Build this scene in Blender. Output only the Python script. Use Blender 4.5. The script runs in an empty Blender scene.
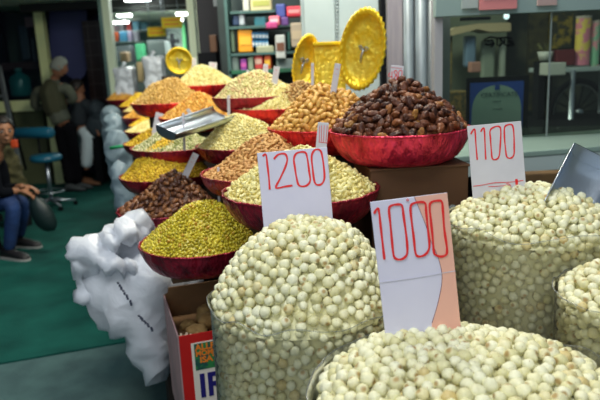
import bpy, bmesh, math, random
import numpy as np
from mathutils import Vector, Matrix, Euler, Quaternion, noise
random.seed(7); RNG = np.random.default_rng(7)
SC = bpy.context.scene
C = SC.collection
PI = math.pi
R_ = math.radians

# ------------------------------------------------------------------ camera
F, PITCH, ROLL, CH = 620.0, R_(12.55), R_(2.6), 1.5
def at(px, py, Y):
    """world point seen at photo pixel (px,py) lying Y metres in front of the camera"""
    x = (px - 300) / F; y = -(py - 200) / F
    c, s = math.cos(ROLL), math.sin(ROLL)
    x, y = x * c + y * s, -x * s + y * c
    Yd = math.cos(PITCH) + y * math.sin(PITCH); Zd = -math.sin(PITCH) + y * math.cos(PITCH)
    k = Y / Yd
    return Vector((x * k, Y, CH + Zd * k))
cam = bpy.data.cameras.new('camera'); co = bpy.data.objects.new('camera', cam); C.objects.link(co)
cam.sensor_width = 36; cam.lens = F / 600 * 36
co.matrix_world = Matrix.Translation((0, 0, CH)) @ (Matrix.Rotation(PI / 2 - PITCH, 4, 'X') @ Matrix.Rotation(-ROLL, 4, 'Z'))
cam.dof.use_dof = True; cam.dof.focus_distance = 1.45; cam.dof.aperture_fstop = 4.2
cam.clip_start = 0.05
SC.camera = co
CAMINV = co.matrix_world.inverted()
def proj(p):
    q = CAMINV @ Vector(p)
    return 300 + F * q.x / -q.z, 200 - F * q.y / -q.z, -q.z
A18 = R_(18)
U = Vector((-math.sin(A18), math.cos(A18), 0)); V = Vector((math.cos(A18), math.sin(A18), 0))
def st(s, t, z=0): return U * s + V * t + Vector((0, 0, z))

# ------------------------------------------------------------------ helpers
def tag(o, label=None, cat=None, group=None, kind=None):
    if label: o['label'] = label
    if cat: o['category'] = cat
    if group: o['group'] = group
    if kind: o['kind'] = kind
    return o
def empty(name, loc=(0, 0, 0), rz=0):
    o = bpy.data.objects.new(name, None); C.objects.link(o)
    o.location = loc; o.rotation_euler = (0, 0, rz); o.empty_display_size = .05
    return o
def mesh_obj(name, me, m, parent=None, keep_world=True):
    o = bpy.data.objects.new(name, me); C.objects.link(o)
    if m is not None:
        me.materials.clear(); me.materials.append(m)
    if parent is not None:
        o.parent = parent
        if keep_world:
            o.matrix_parent_inverse = pinv(parent)
    return o
def pinv(p):
    M = Matrix.Translation(p.location) @ p.rotation_euler.to_matrix().to_4x4()
    if p.parent is not None: M = p.parent_world @ M if hasattr(p, 'parent_world') else M
    return M.inverted() if p.parent is None else Matrix.Identity(4)
def build(name, bm, m, parent=None, smooth=False, local=False):
    """bm in world coordinates (or in the parent's own frame when local)"""
    me = bpy.data.meshes.new(name)
    bmesh.ops.recalc_face_normals(bm, faces=bm.faces)
    bm.to_mesh(me); bm.free()
    if smooth: me.shade_smooth()
    o = mesh_obj(name, me, m, None)
    if parent is not None:
        o.parent = parent
        if not local:
            top = parent
            M = Matrix.Identity(4)
            while top is not None:
                M = (Matrix.Translation(top.location) @ top.rotation_euler.to_matrix().to_4x4()) @ M if top.parent is None else M
                top = top.parent
            if parent.parent is None: o.matrix_parent_inverse = M.inverted()
    return o
def box(bm, c, size, rz=0, bevel=0.0, rot=None):
    M = Matrix.Translation(c) @ (rot.to_4x4() if rot is not None else Matrix.Rotation(rz, 4, 'Z')) @ Matrix.Diagonal((*size, 1))
    r = bmesh.ops.create_cube(bm, size=1, matrix=M)
    if bevel:
        vs = set(r['verts']); es = [e for e in bm.edges if e.verts[0] in vs and e.verts[1] in vs]
        bmesh.ops.bevel(bm, geom=es, offset=bevel, segments=2, affect='EDGES', profile=.5)
    return bm
def nbox(c, size, rz=0, bevel=0.0, rot=None): return box(bmesh.new(), c, size, rz, bevel, rot)
def tube(bm, pts, r, n=8, cap=True, flat=None):
    pts = [Vector(p) for p in pts]; rings = []
    rs = r if isinstance(r, (list, tuple)) else [r] * len(pts)
    up = Vector((0, 0, 1))
    prev = None
    for i, p in enumerate(pts):
        a = pts[max(0, i - 1)]; b = pts[min(len(pts) - 1, i + 1)]
        d = (b - a).normalized() if (b - a).length > 1e-9 else Vector((0, 0, 1))
        if prev is None:
            e1 = d.cross(up) if abs(d.dot(up)) < .95 else d.cross(Vector((1, 0, 0)))
        else: e1 = prev - d * prev.dot(d)
        e1.normalize(); prev = e1; e2 = d.cross(e1)
        rings.append([bm.verts.new(p + (e1 * math.cos(k * 2 * PI / n) + e2 * math.sin(k * 2 * PI / n)) * rs[i]) for k in range(n)])
    for a, b in zip(rings, rings[1:]):
        for k in range(n): bm.faces.new((a[k], a[(k + 1) % n], b[(k + 1) % n], b[k]))
    if cap:
        bm.faces.new(rings[0][::-1]); bm.faces.new(rings[-1])
    return bm
def lathe(bm, prof, c=(0, 0, 0), n=48, wob=None):
    rings = []
    for j, (r, z) in enumerate(prof):
        ring = []
        for k in range(n):
            th = k * 2 * PI / n; rr, zz = (r, z) if wob is None else wob(j, th, r, z)
            ring.append(bm.verts.new((c[0] + rr * math.cos(th), c[1] + rr * math.sin(th), c[2] + zz)))
        rings.append(ring)
    for a, b in zip(rings, rings[1:]):
        for k in range(n): bm.faces.new((a[k], a[(k + 1) % n], b[(k + 1) % n], b[k]))
    return rings
def pbox(name, x0, y0, x1, y1, d, th, m, parent=None, rz=0, bevel=0, smooth=False):
    """axis aligned box of real size whose front covers those photo pixels at distance d"""
    a, b = at(x0, y0, d), at(x1, y1, d)
    a2, b2 = at(x0, y1, d), at(x1, y0, d)
    cx = (a.x + b.x + a2.x + b2.x) / 4; w = abs(b.x + b2.x - a.x - a2.x) / 2
    zt = (a.z + b2.z) / 2; zb = (b.z + a2.z) / 2
    return build(name, nbox((cx, d + th / 2, (zt + zb) / 2), (w, th, zt - zb), rz, bevel), m, parent, smooth)

# ------------------------------------------------------------------ materials
MATS = {}
def mat(name, col, rough=.6, metal=0, col2=None, scale=6, bump=0, bscale=40, emit=None, estr=0, spec=.5, detail=4, contrast=(.35, .65), stretch=None, coat=0, trans=0, alpha=1):
    if name in MATS: return MATS[name]
    m = bpy.data.materials.new(name); m.use_nodes = True; nt = m.node_tree; N = nt.nodes; L = nt.links
    b = N['Principled BSDF']
    b.inputs['Base Color'].default_value = (*col, 1); b.inputs['Roughness'].default_value = rough
    b.inputs['Metallic'].default_value = metal; b.inputs['Specular IOR Level'].default_value = spec
    b.inputs['Coat Weight'].default_value = coat
    b.inputs['Transmission Weight'].default_value = trans
    tc = N.new('ShaderNodeTexCoord'); vec = tc.outputs['Object']
    if stretch:
        mp = N.new('ShaderNodeMapping'); mp.inputs['Scale'].default_value = stretch; L.new(vec, mp.inputs[0]); vec = mp.outputs[0]
    if col2 is not None:
        nz = N.new('ShaderNodeTexNoise'); nz.inputs['Scale'].default_value = scale; nz.inputs['Detail'].default_value = detail
        L.new(vec, nz.inputs['Vector'])
        rp = N.new('ShaderNodeValToRGB'); rp.color_ramp.elements[0].position, rp.color_ramp.elements[1].position = contrast
        rp.color_ramp.elements[0].color = (*col, 1); rp.color_ramp.elements[1].color = (*col2, 1)
        L.new(nz.outputs['Fac'], rp.inputs[0]); L.new(rp.outputs[0], b.inputs['Base Color'])
    if bump:
        nb = N.new('ShaderNodeTexNoise'); nb.inputs['Scale'].default_value = bscale; nb.inputs['Detail'].default_value = 3
        L.new(vec, nb.inputs['Vector'])
        bp = N.new('ShaderNodeBump'); bp.inputs['Strength'].default_value = bump; bp.inputs['Distance'].default_value = .01
        L.new(nb.outputs['Fac'], bp.inputs['Height']); L.new(bp.outputs[0], b.inputs['Normal'])
    if emit:
        b.inputs['Emission Color'].default_value = (*emit, 1); b.inputs['Emission Strength'].default_value = estr
    MATS[name] = m
    return m
def kmat(name, stops, rough=.6, spot=None, spot_scale=150, pole=None, bump=.3, bscale=120, spec=.4, sss=0):
    """small kernels: colour differs kernel by kernel (object random / 'rnd' attribute), blotches by noise, 'pole' = tip of the kernel"""
    m = bpy.data.materials.new(name); m.use_nodes = True; nt = m.node_tree; N = nt.nodes; L = nt.links
    b = N['Principled BSDF']; b.inputs['Roughness'].default_value = rough; b.inputs['Specular IOR Level'].default_value = spec
    oi = N.new('ShaderNodeObjectInfo'); at_ = N.new('ShaderNodeAttribute'); at_.attribute_name = 'rnd'
    ad = N.new('ShaderNodeMath'); ad.operation = 'ADD'; L.new(oi.outputs['Random'], ad.inputs[0]); L.new(at_.outputs['Fac'], ad.inputs[1])
    fr = N.new('ShaderNodeMath'); fr.operation = 'FRACT'; L.new(ad.outputs[0], fr.inputs[0])
    rp = N.new('ShaderNodeValToRGB'); els = rp.color_ramp.elements
    while len(els) < len(stops): els.new(.5)
    for i, (p, c) in enumerate(stops): els[i].position = p; els[i].color = (*c, 1)
    L.new(fr.outputs[0], rp.inputs[0]); col = rp.outputs[0]
    geo = N.new('ShaderNodeNewGeometry')
    if spot:
        nz = N.new('ShaderNodeTexNoise'); nz.inputs['Scale'].default_value = spot_scale; nz.inputs['Detail'].default_value = 3
        L.new(geo.outputs['Position'], nz.inputs['Vector'])
        r2 = N.new('ShaderNodeValToRGB'); r2.color_ramp.elements[0].position = spot[1]; r2.color_ramp.elements[1].position = spot[2]
        r2.color_ramp.elements[0].color = (0, 0, 0, 1); r2.color_ramp.elements[1].color = (spot[3],) * 3 + (1,)
        L.new(nz.outputs['Fac'], r2.inputs[0])
        mx = N.new('ShaderNodeMix'); mx.data_type = 'RGBA'; L.new(r2.outputs[0], mx.inputs[0]); L.new(col, mx.inputs[6]); mx.inputs[7].default_value = (*spot[0], 1)
        col = mx.outputs[2]
    if pole:
        ap = N.new('ShaderNodeAttribute'); ap.attribute_name = 'pole'
        r3 = N.new('ShaderNodeValToRGB'); r3.color_ramp.elements[0].position = pole[1]; r3.color_ramp.elements[1].position = pole[2]
        r3.color_ramp.elements[0].color = (0, 0, 0, 1); r3.color_ramp.elements[1].color = (pole[3],) * 3 + (1,)
        L.new(ap.outputs['Fac'], r3.inputs[0])
        mx = N.new('ShaderNodeMix'); mx.data_type = 'RGBA'; L.new(r3.outputs[0], mx.inputs[0]); L.new(col, mx.inputs[6]); mx.inputs[7].default_value = (*pole[0], 1)
        col = mx.outputs[2]
    L.new(col, b.inputs['Base Color'])
    if sss:
        b.inputs['Subsurface Weight'].default_value = sss; b.inputs['Subsurface Radius'].default_value = (.01, .008, .005); b.inputs['Subsurface Scale'].default_value = .5
    if bump:
        nb = N.new('ShaderNodeTexNoise'); nb.inputs['Scale'].default_value = bscale; L.new(geo.outputs['Position'], nb.inputs['Vector'])
        bp = N.new('ShaderNodeBump'); bp.inputs['Strength'].default_value = bump; bp.inputs['Distance'].default_value = .004
        L.new(nb.outputs['Fac'], bp.inputs['Height']); L.new(bp.outputs[0], b.inputs['Normal'])
    return m
def film_mat(name, haze=.35, tint=(.9, .95, .95)):
    m = bpy.data.materials.new(name); m.use_nodes = True; nt = m.node_tree; N = nt.nodes; L = nt.links
    N.remove(N['Principled BSDF']); out = N['Material Output']
    tr = N.new('ShaderNodeBsdfTransparent'); tr.inputs[0].default_value = (.97, .98, .97, 1)
    df = N.new('ShaderNodeBsdfDiffuse'); df.inputs[0].default_value = (*tint, 1)
    tl = N.new('ShaderNodeBsdfTranslucent'); tl.inputs[0].default_value = (*tint, 1)
    gl = N.new('ShaderNodeBsdfGlossy'); gl.inputs['Roughness'].default_value = .22
    geo = N.new('ShaderNodeNewGeometry')
    nz = N.new('ShaderNodeTexNoise'); nz.inputs['Scale'].default_value = 9; nz.inputs['Detail'].default_value = 5
    mp = N.new('ShaderNodeMapping'); mp.inputs['Scale'].default_value = (1.6, 1.6, .5); L.new(geo.outputs['Position'], mp.inputs[0]); L.new(mp.outputs[0], nz.inputs['Vector'])
    rp = N.new('ShaderNodeMapRange'); rp.inputs[1].default_value = .35; rp.inputs[2].default_value = .7; rp.inputs[3].default_value = haze * .6; rp.inputs[4].default_value = haze * 1.35
    L.new(nz.outputs['Fac'], rp.inputs[0])
    bp = N.new('ShaderNodeBump'); bp.inputs['Strength'].default_value = .5; bp.inputs['Distance'].default_value = .02; L.new(nz.outputs['Fac'], bp.inputs['Height'])
    L.new(bp.outputs[0], gl.inputs['Normal'])
    m0 = N.new('ShaderNodeMixShader'); m0.inputs[0].default_value = .4; L.new(df.outputs[0], m0.inputs[1]); L.new(tl.outputs[0], m0.inputs[2])
    m1 = N.new('ShaderNodeMixShader'); L.new(rp.outputs[0], m1.inputs[0]); L.new(tr.outputs[0], m1.inputs[1]); L.new(m0.outputs[0], m1.inputs[2])
    lw = N.new('ShaderNodeFresnel'); lw.inputs[0].default_value = 1.22
    m2 = N.new('ShaderNodeMixShader'); L.new(lw.outputs[0], m2.inputs[0]); L.new(m1.outputs[0], m2.inputs[1]); L.new(gl.outputs[0], m2.inputs[2])
    L.new(m2.outputs[0], out.inputs[0])
    return m
def glass_mat(name, tint=(.85, .95, .9)):
    m = bpy.data.materials.new(name); m.use_nodes = True; nt = m.node_tree; N = nt.nodes; L = nt.links
    N.remove(N['Principled BSDF']); out = N['Material Output']
    tr = N.new('ShaderNodeBsdfTransparent'); tr.inputs[0].default_value = (*tint, 1)
    gl = N.new('ShaderNodeBsdfGlossy'); gl.inputs['Roughness'].default_value = .02
    fr = N.new('ShaderNodeFresnel'); fr.inputs[0].default_value = 1.5
    mx = N.new('ShaderNodeMixShader'); L.new(fr.outputs[0], mx.inputs[0]); L.new(tr.outputs[0], mx.inputs[1]); L.new(gl.outputs[0], mx.inputs[2]); L.new(mx.outputs[0], out.inputs[0])
    return m
def foil_mat(name, c1, c2, rough=.32):
    m = mat(name, c1, rough, .55, col2=c2, scale=24, bump=1.0, bscale=55, stretch=(1, 1, .5), spec=.8, contrast=(.45, .68))
    return m

M_white_card = mat('card_white', (.72, .71, .86), .6, col2=(.66, .65, .80), scale=5)
M_white_card2 = mat('card_white_warm', (.68, .67, .70), .6, col2=(.60, .59, .62), scale=7)
M_pink = mat('pink_card', (.86, .47, .36), .6)
M_red = mat('red_marker', (.82, .02, .02), .45)
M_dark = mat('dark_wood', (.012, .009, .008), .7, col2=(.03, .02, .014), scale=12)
M_brownbox = mat('brown_board', (.085, .035, .014), .7, col2=(.12, .055, .022), scale=5)
M_steel = mat('brushed_steel', (.55, .62, .70), .28, 1, bump=.15, bscale=60, stretch=(1, 12, 1))
M_steel2 = mat('dull_steel', (.45, .50, .56), .38, 1)
M_gold = mat('gold_foil', (.92, .62, .02), .28, .4, col2=(1, .80, .10), scale=20, bump=1.0, bscale=55)
M_goldrim = mat('gold_rim', (.95, .66, .03), .28, .45)
M_foil_red = foil_mat('foil_red', (.85, .03, .04), (.42, .008, .02))
M_foil_pink = foil_mat('foil_pink', (1.0, .05, .13), (.42, .006, .03))
M_foil_maroon = foil_mat('foil_maroon', (.42, .016, .045), (.14, .006, .02))
M_rimfoil = mat('foil_edge', (.75, .25, .22), .4, .4)
M_film = film_mat('polythene_film', .12, (.78, .75, .64))
M_filmrim = film_mat('polythene_edge', .25, (.6, .66, .66))

# ------------------------------------------------------------------ kernels (templates in metres, unit = real size)
def grid_kernel(fn, nu, nv):
    """closed surface of revolution-like kernel: fn(u in 0..1 pole to pole, th) -> xyz; returns verts, faces, pole"""
    vs = [fn(0, 0)]; pole = [0.0]
    for i in range(1, nu):
        for j in range(nv): vs.append(fn(i / nu, j * 2 * PI / nv)); pole.append(i / nu)
    vs.append(fn(1, 0)); pole.append(1.0)
    fs = []
    for j in range(nv): fs.append((0, 1 + j, 1 + (j + 1) % nv))
    for i in range(nu - 2):
        a = 1 + i * nv; b = a + nv
        for j in range(nv): fs.append((a + j, b + j, b + (j + 1) % nv)); fs.append((a + j, b + (j + 1) % nv, a + (j + 1) % nv))
    a = 1 + (nu - 2) * nv; e = len(vs) - 1
    for j in range(nv): fs.append((a + j, e, a + (j + 1) % nv))
    return np.array(vs, float), np.array(fs, int), np.array(pole, float)
def k_foxnut(seed, nu=9, nv=12):
    off = Vector((seed * 3.1, seed * 1.7, 0)); el = 1 + .12 * ((seed * 37 % 10) / 10 - .4)
    def fn(u, th):
        ph = u * PI; r = 1.0
        d = Vector((math.sin(ph) * math.cos(th), math.sin(ph) * math.sin(th), math.cos(ph)))
        r += .22 * noise.noise(d * 1.3 + off) + .07 * noise.noise(d * 3.5 + off)
        if u > .86: r -= .16 * ((u - .86) / .14) ** 1.2          # the dimple where the nut popped
        return (d.x * r * .5, d.y * r * .5, d.z * r * .5 * el)
    return grid_kernel(fn, nu, nv)
def k_long(seed, ax=1, ay=.5, az=.45, ridge=.08, nu=9, nv=9, bend=0, power=.8, taper=0):
    off = Vector((seed * 2.3, 5 + seed, seed))
    def fn(u, th):
        x = math.cos(u * PI); w = max(0, 1 - x * x) ** (power / 2)
        w *= 1 + taper * x
        n = 1 + ridge * noise.noise(Vector((x * 2, math.cos(th) * 1.8, math.sin(th) * 1.8)) + off) * 2 + ridge * .6 * math.sin(th * 5 + seed + x * 1.5)
        y = w * math.cos(th) * n; z = w * math.sin(th) * n
        return (x * ax / 2, y * ay / 2 + bend * (x * x - .4), z * az / 2)
    return grid_kernel(fn, nu, nv)
KT = {
 'foxnut': [k_foxnut(i) for i in range(6)],
 'date': [k_long(i, 1 - .06 * (i % 3), .50 + .03 * (i % 2), .44, .24, 12, 14, bend=.05 * (i % 3), power=.8, taper=.12 * (i % 3 - 1)) for i in range(7)],
 'golden': [k_long(i + 9, 1, .62, .5, .13, 8, 9, bend=.04 * (i % 3), power=.8) for i in range(5)],
 'almond': [k_long(i, 1, .56, .34, .03, 7, 8, taper=-.25, power=.95) for i in range(3)],
 'cashew': [k_long(i, 1, .55, .5, .05, 8, 7, bend=.22, power=.8) for i in range(3)],
 'raisin': [k_long(i, 1, .74, .6, .2, 5, 6) for i in range(4)],
 'chip': [k_long(i, 1, .7, .55, .15, 4, 5) for i in range(3)],
 'foxlow': [k_foxnut(i, 7, 9) for i in range(4)],
}
TMESH = {}
def tmesh(kind, i, m):
    key = (kind, i, m.name)
    if key not in TMESH:
        v, f, p = KT[kind][i]
        me = bpy.data.meshes.new(kind); me.from_pydata(v.tolist(), [], f.tolist()); me.shade_smooth()
        me.attributes.new('pole', 'FLOAT', 'POINT').data.foreach_set('value', p)
        me.materials.append(m); TMESH[key] = me
    return TMESH[key]
def merged(name, kind, items, m, extra=None, parent=None):
    """many uncountable kernels as one mesh; items = [(loc, quat, scale)]"""
    vs, fs, rn, pl = [], [], [], []; base = 0
    for (l, q, s) in items:
        v, f, p = KT[kind][random.randrange(len(KT[kind]))]
        Rm = np.array(q.to_matrix())
        vs.append((v * np.array(s)) @ Rm.T + np.array(l)); fs.append(f + base); base += len(v)
        rn.append(np.full(len(v), random.random())); pl.append(p)
    if extra is not None:
        v, f = extra
        vs.append(np.array(v)); tri = np.array(f) + base; fs.append(tri); rn.append(np.full(len(v), .15)); pl.append(np.zeros(len(v)))
    v = np.concatenate(vs); f = np.concatenate(fs)
    me = bpy.data.meshes.new(name); me.vertices.add(len(v)); me.vertices.foreach_set('co', v.astype(np.float32).ravel())
    me.loops.add(len(f) * 3); me.loops.foreach_set('vertex_index', f.astype(np.int32).ravel())
    me.polygons.add(len(f)); me.polygons.foreach_set('loop_start', np.arange(0, len(f) * 3, 3, dtype=np.int32))
    me.update(calc_edges=True); me.validate(); me.shade_smooth()
    me.attributes.new('rnd', 'FLOAT', 'POINT').data.foreach_set('value', np.concatenate(rn).astype(np.float32))
    me.attributes.new('pole', 'FLOAT', 'POINT').data.foreach_set('value', np.concatenate(pl).astype(np.float32))
    return mesh_obj(name, me, m, parent)

class Heap:
    def __init__(s, c, R, H, p=1.3, lump=.012, seed=0, peak=(0, 0), base=0):
        s.c = Vector(c); s.R = R; s.H = H; s.p = p; s.l = lump; s.seed = seed; s.peak = peak; s.base = base
    def z(s, x, y):
        r = min(1, math.hypot(x, y) / s.R)
        x2, y2 = x - s.peak[0] * (1 - r), y - s.peak[1] * (1 - r)
        r2 = min(1, math.hypot(x2, y2) / s.R)
        h = s.H * (1 - r2 ** s.p)
        return h + s.base + s.l * noise.noise(Vector((x * 9, y * 9, s.seed))) * (1 - r ** 4)
    def n(s, x, y):
        e = .004
        return Vector((-(s.z(x + e, y) - s.z(x - e, y)) / (2 * e), -(s.z(x, y + e) - s.z(x, y - e)) / (2 * e), 1)).normalized()
    def scatter(s, dmin, inset=.0, drop=0, tries=40):
        cell = dmin; g = {}; out = []
        Rm = s.R - inset; ntry = int(tries * (PI * Rm * Rm * 1.4) / (dmin * dmin))
        for _ in range(ntry):
            a = random.random() * 2 * PI; r = Rm * math.sqrt(random.random()); x, y = r * math.cos(a), r * math.sin(a)
            z = s.z(x, y); k = (int(x // cell), int(y // cell), int(z // cell)); ok = True
            for i in (-1, 0, 1):
                for j in (-1, 0, 1):
                    for l in (-1, 0, 1):
                        for q in g.get((k[0] + i, k[1] + j, k[2] + l), ()):
                            if (q[0] - x) ** 2 + (q[1] - y) ** 2 + (q[2] - z) ** 2 < dmin * dmin: ok = False; break
                        if not ok: break
                    if not ok: break
                if not ok: break
            if ok:
                g.setdefault(k, []).append((x, y, z)); n = s.n(x, y)
                out.append((Vector((x, y, z)) - n * drop + s.c, n))
        return out
    def core(s, off, n=40, m=12, skirt=.0):
        vs, fs = [], []
        for i in range(m + 1):
            for j in range(n):
                r = s.R * .985 * i / m; a = j * 2 * PI / n; x, y = r * math.cos(a), r * math.sin(a)
                vs.append((s.c.x + x, s.c.y + y, s.c.z + s.z(x, y) - off))
        for i in range(m):
            for j in range(n):
                a, b, c_, d = i * n + j, i * n + (j + 1) % n, (i + 1) * n + (j + 1) % n, (i + 1) * n + j
                fs += [(a, d, c_), (a, c_, b)]
        return vs, fs
def orient(n, flat=True, tilt=.35):
    """random spin about the surface normal, long axis lying in the surface"""
    q = Vector((0, 0, 1)).rotation_difference(n)
    return q @ Quaternion((0, 0, 1), random.random() * 2 * PI) @ Quaternion((0, 1, 0), random.gauss(0, tilt)) @ Quaternion((1, 0, 0), random.random() * 6.28 if not flat else random.gauss(0, tilt))
def rand_quat():
    a = RNG.normal(size=4); a = a / math.sqrt(float((a * a).sum()))
    return Quaternion((float(a[0]), float(a[1]), float(a[2]), float(a[3])))
def in_view(p, m=8):
    x, y, z = proj(p); return -m < x < 600 + m and -m < y < 400 + m
CAMP = Vector((0, 0, CH))

# ------------------------------------------------------------------ bowls with their heaps
def bowl(loc, R, h, foil, label, rimm=None):
    t = empty('foil_bowl', (loc[0], loc[1], loc[2] - h)); tag(t, label, 'bowl', 'foil-lined bowls on the stall')
    sd = random.random() * 50
    nn = 160
    bm = bmesh.new()
    prof = [(0, .0), (.62, 0), (.70, .03), (.78, .11), (.85, .24), (.90, .40), (.94, .56), (.97, .72), (.99, .87), (1.0, 1.0)]
    def wob(j, th, r, z):
        k = z * 1.0
        w = noise.noise(Vector((math.cos(th) * 4, math.sin(th) * 4, sd + z * 2))) * .03 + (.5 - abs(noise.noise(Vector((math.cos(th + z * .25) * 13, math.sin(th + z * .25) * 13, sd + z * 1.2))))) * .045 + (.5 - abs(noise.noise(Vector((math.cos(th - z * .2) * 27, math.sin(th - z * .2) * 27, sd + z * 2.5))))) * .028 - .03
        return r * R * (1 + w * k * .8), z * h + (w * .25 * h if z > .9 else 0)
    lathe(bm, [(max(r, .001), z) for r, z in prof[:]], t.location, nn, wob)
    fw = build('foil_wrap', bm, foil, t, True)
    bm = bmesh.new()
    def wr(j, th, r, z):
        rr, _ = wob(0, th, 1, 1)
        return rr * r, z + (noise.noise(Vector((math.cos(th) * 5, math.sin(th) * 5, sd + 2))) * .035 * .25 * h)
    lathe(bm, [(.985, h - .004), (1.008, h - .003), (1.012, h + .0035), (.992, h + .004), (.985, h - .004)], t.location, nn, wr)
    build('rim', bm, rimm or foil, fw, True)
    return t
def pile(loc, R, H, kind, size, m, stuffname, stufflabel, cat='nuts', name=None, label=None, group=None, p=1.3, spacing=.72, under=True, maxn=10**9, peak=(0, 0), seed=None, tilt=.35, flat=True, lump=.03, cat1=None):
    seed = random.random() * 40 if seed is None else seed; p = p + .25; H *= .98
    hp = Heap((loc[0], loc[1], loc[2] - .006), R * .965, H, p, lump, seed, peak, base=.0)
    pts = hp.scatter(size * spacing, inset=size * .25, drop=-size * .02)
    ind, rest = [], []
    if name:
        vis = []
        for (q, n) in pts:
            f = n.dot((CAMP - q).normalized())
            if f > -.12 and in_view(q): vis.append((proj(q)[2], q, n))
            else: rest.append((q, n))
        vis.sort(key=lambda a: a[0]); ind = [(q, n) for _, q, n in vis[:maxn]]; rest += [(q, n) for _, q, n in vis[maxn:]]
    else: rest = pts
    items = [(q, orient(n, flat, tilt), (size * random.uniform(.85, 1.12),) * 3) for q, n in rest]
    if under: items += [(q, orient(n, flat, tilt), (size,) * 3) for q, n in hp.scatter(size * .85, inset=size * .4, drop=size * .38, tries=12)]
    o = merged(stuffname, kind, items, m, hp.core(size * .42))
    tag(o, stufflabel, cat, kind='stuff')
    for q, n in ind:
        i = random.randrange(len(KT[kind])); o = bpy.data.objects.new(name, tmesh(kind, i, m)); C.objects.link(o)
        o.location = q; o.rotation_euler = orient(n, flat, tilt).to_euler(); s = size * random.uniform(.85, 1.14); o.scale = (s, s, s)
        tag(o, label, cat1 or name.replace('_', ' '), group)
    return hp

K_fox = kmat('fox_nut_skin', [(0, (.70, .66, .34)), (.2, (.80, .77, .46)), (.75, (.88, .87, .62)), (.93, (.80, .74, .42)), (1, (.64, .50, .20))], .45,
             spot=((.34, .13, .04), .69, .73, .8), spot_scale=230, pole=((.42, .25, .07), .80, .93, .85), bump=.25, bscale=160, sss=0)
K_date = kmat('dark_date_skin', [(0, (.030, .011, .009)), (.3, (.070, .022, .012)), (.65, (.13, .038, .016)), (.9, (.24, .075, .022)), (1, (.34, .16, .03))], .5, spot=((.22, .07, .02), .5, .62, .6), spot_scale=70, bump=1.0, bscale=150, spec=.4)
K_gold = kmat('golden_date_skin', [(0, (.50, .24, .04)), (.4, (.66, .36, .07)), (.8, (.78, .48, .12)), (1, (.55, .25, .04))], .5, spot=((.36, .14, .02), .52, .66, .6), spot_scale=90, bump=.6, bscale=110)
K_brown = kmat('brown_date_skin', [(0, (.06, .02, .012)), (.4, (.17, .06, .022)), (.75, (.30, .12, .035)), (1, (.10, .035, .03))], .45, spot=((.42, .17, .04), .55, .66, .6), spot_scale=80, bump=.6, bscale=110, spec=.55)
K_almond = kmat('almond_skin', [(0, (.42, .19, .05)), (.5, (.58, .30, .09)), (1, (.70, .42, .15))], .6, bump=.4, bscale=200)
K_cashew = kmat('cashew_skin', [(0, (.66, .54, .17)), (.5, (.80, .72, .30)), (1, (.88, .82, .42))], .5, bump=.2)
K_cream = kmat('cream_kernel', [(0, (.60, .50, .15)), (.5, (.76, .68, .28)), (1, (.86, .80, .42))], .55, bump=.2)
K_pista = kmat('pistachio_shell', [(0, (.62, .40, .20)), (.3, (.74, .62, .30)), (.8, (.80, .74, .38)), (1, (.42, .40, .08))], .55, bump=.2)
K_raisin = kmat('green_raisin_skin', [(0, (.34, .27, .012)), (.4, (.56, .46, .022)), (.85, (.76, .64, .05)), (1, (.50, .24, .01))], .35, bump=.4, spec=.6)
K_raisin2 = kmat('yellow_raisin_skin', [(0, (.52, .30, .012)), (.5, (.78, .50, .02)), (1, (.90, .68, .05))], .38, bump=.4, spec=.6)
K_walnut = kmat('walnut_skin', [(0, (.26, .12, .03)), (.5, (.46, .27, .08)), (1, (.62, .44, .18))], .6, bump=.5)
K_mixed = kmat('mixed_seed', [(0, (.15, .22, .04)), (.3, (.50, .50, .22)), (.6, (.76, .72, .46)), (1, (.30, .33, .06))], .55, bump=.2)
K_orange = kmat('apricot_skin', [(0, (.52, .22, .02)), (.5, (.74, .38, .05)), (1, (.80, .52, .12))], .5, bump=.3)
K_tan = kmat('tan_kernel', [(0, (.48, .27, .05)), (.5, (.66, .42, .10)), (1, (.78, .56, .20))], .55, bump=.3)

HB = .072
RISERS = []
def put(cx, cy, w, D, H, foil, label, h=None, riser=True, dz=0, rise_to=None):
    d = F * D / w
    c = at(cx, cy, d); R = D / 2; h = h or HB * D / .42
    b = bowl(c, R, h, foil, label)
    if riser: RISERS.append((c.x, c.y, c.z - h, R))
    return c, R
# the near ones
c, R = put(201, 240, 126, .42, 0, M_foil_maroon, 'maroon foil bowl heaped with green raisins, above the white plastic bags', h=.095)
pile(c, R, .150, 'raisin', .0142, K_raisin, 'raisins', 'deep mass of green raisins in the maroon bowl above the white bags', 'raisins', 'raisin', 'small green raisin on the heap in the bowl above the white plastic bags', 'green raisins on the heap', p=1.3, maxn=295, peak=(.03, 0), cat1='raisin', tilt=.8)
c, R = put(168, 207, 102, .42, 0, M_foil_maroon, 'maroon foil bowl heaped with reddish brown dried dates, next behind the green raisins', h=.095)
pile(c, R, .15, 'golden', .030, K_brown, 'brown_dates', 'lower layers of reddish brown dried dates in the maroon bowl', 'dates', 'dried_date', 'reddish brown dried date on the heap just behind the green raisins', 'reddish brown dried dates', p=1.25, peak=(.05, 0), cat1='date')
c, R = put(166, 174, 92, .42, 0, M_foil_maroon, 'maroon foil bowl of deep yellow raisins, below the flat steel scoop')
pile(c, R, .185, 'raisin', .0145, K_raisin2, 'yellow_raisins', 'heap of deep yellow raisins behind the reddish brown dates', 'raisins', p=1.25, peak=(.05, 0))
c, R = put(300, 189, 160, .46, 0, M_foil_maroon, 'crimson foil bowl of pale cashews standing behind the 1200 card', h=.095)
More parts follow.
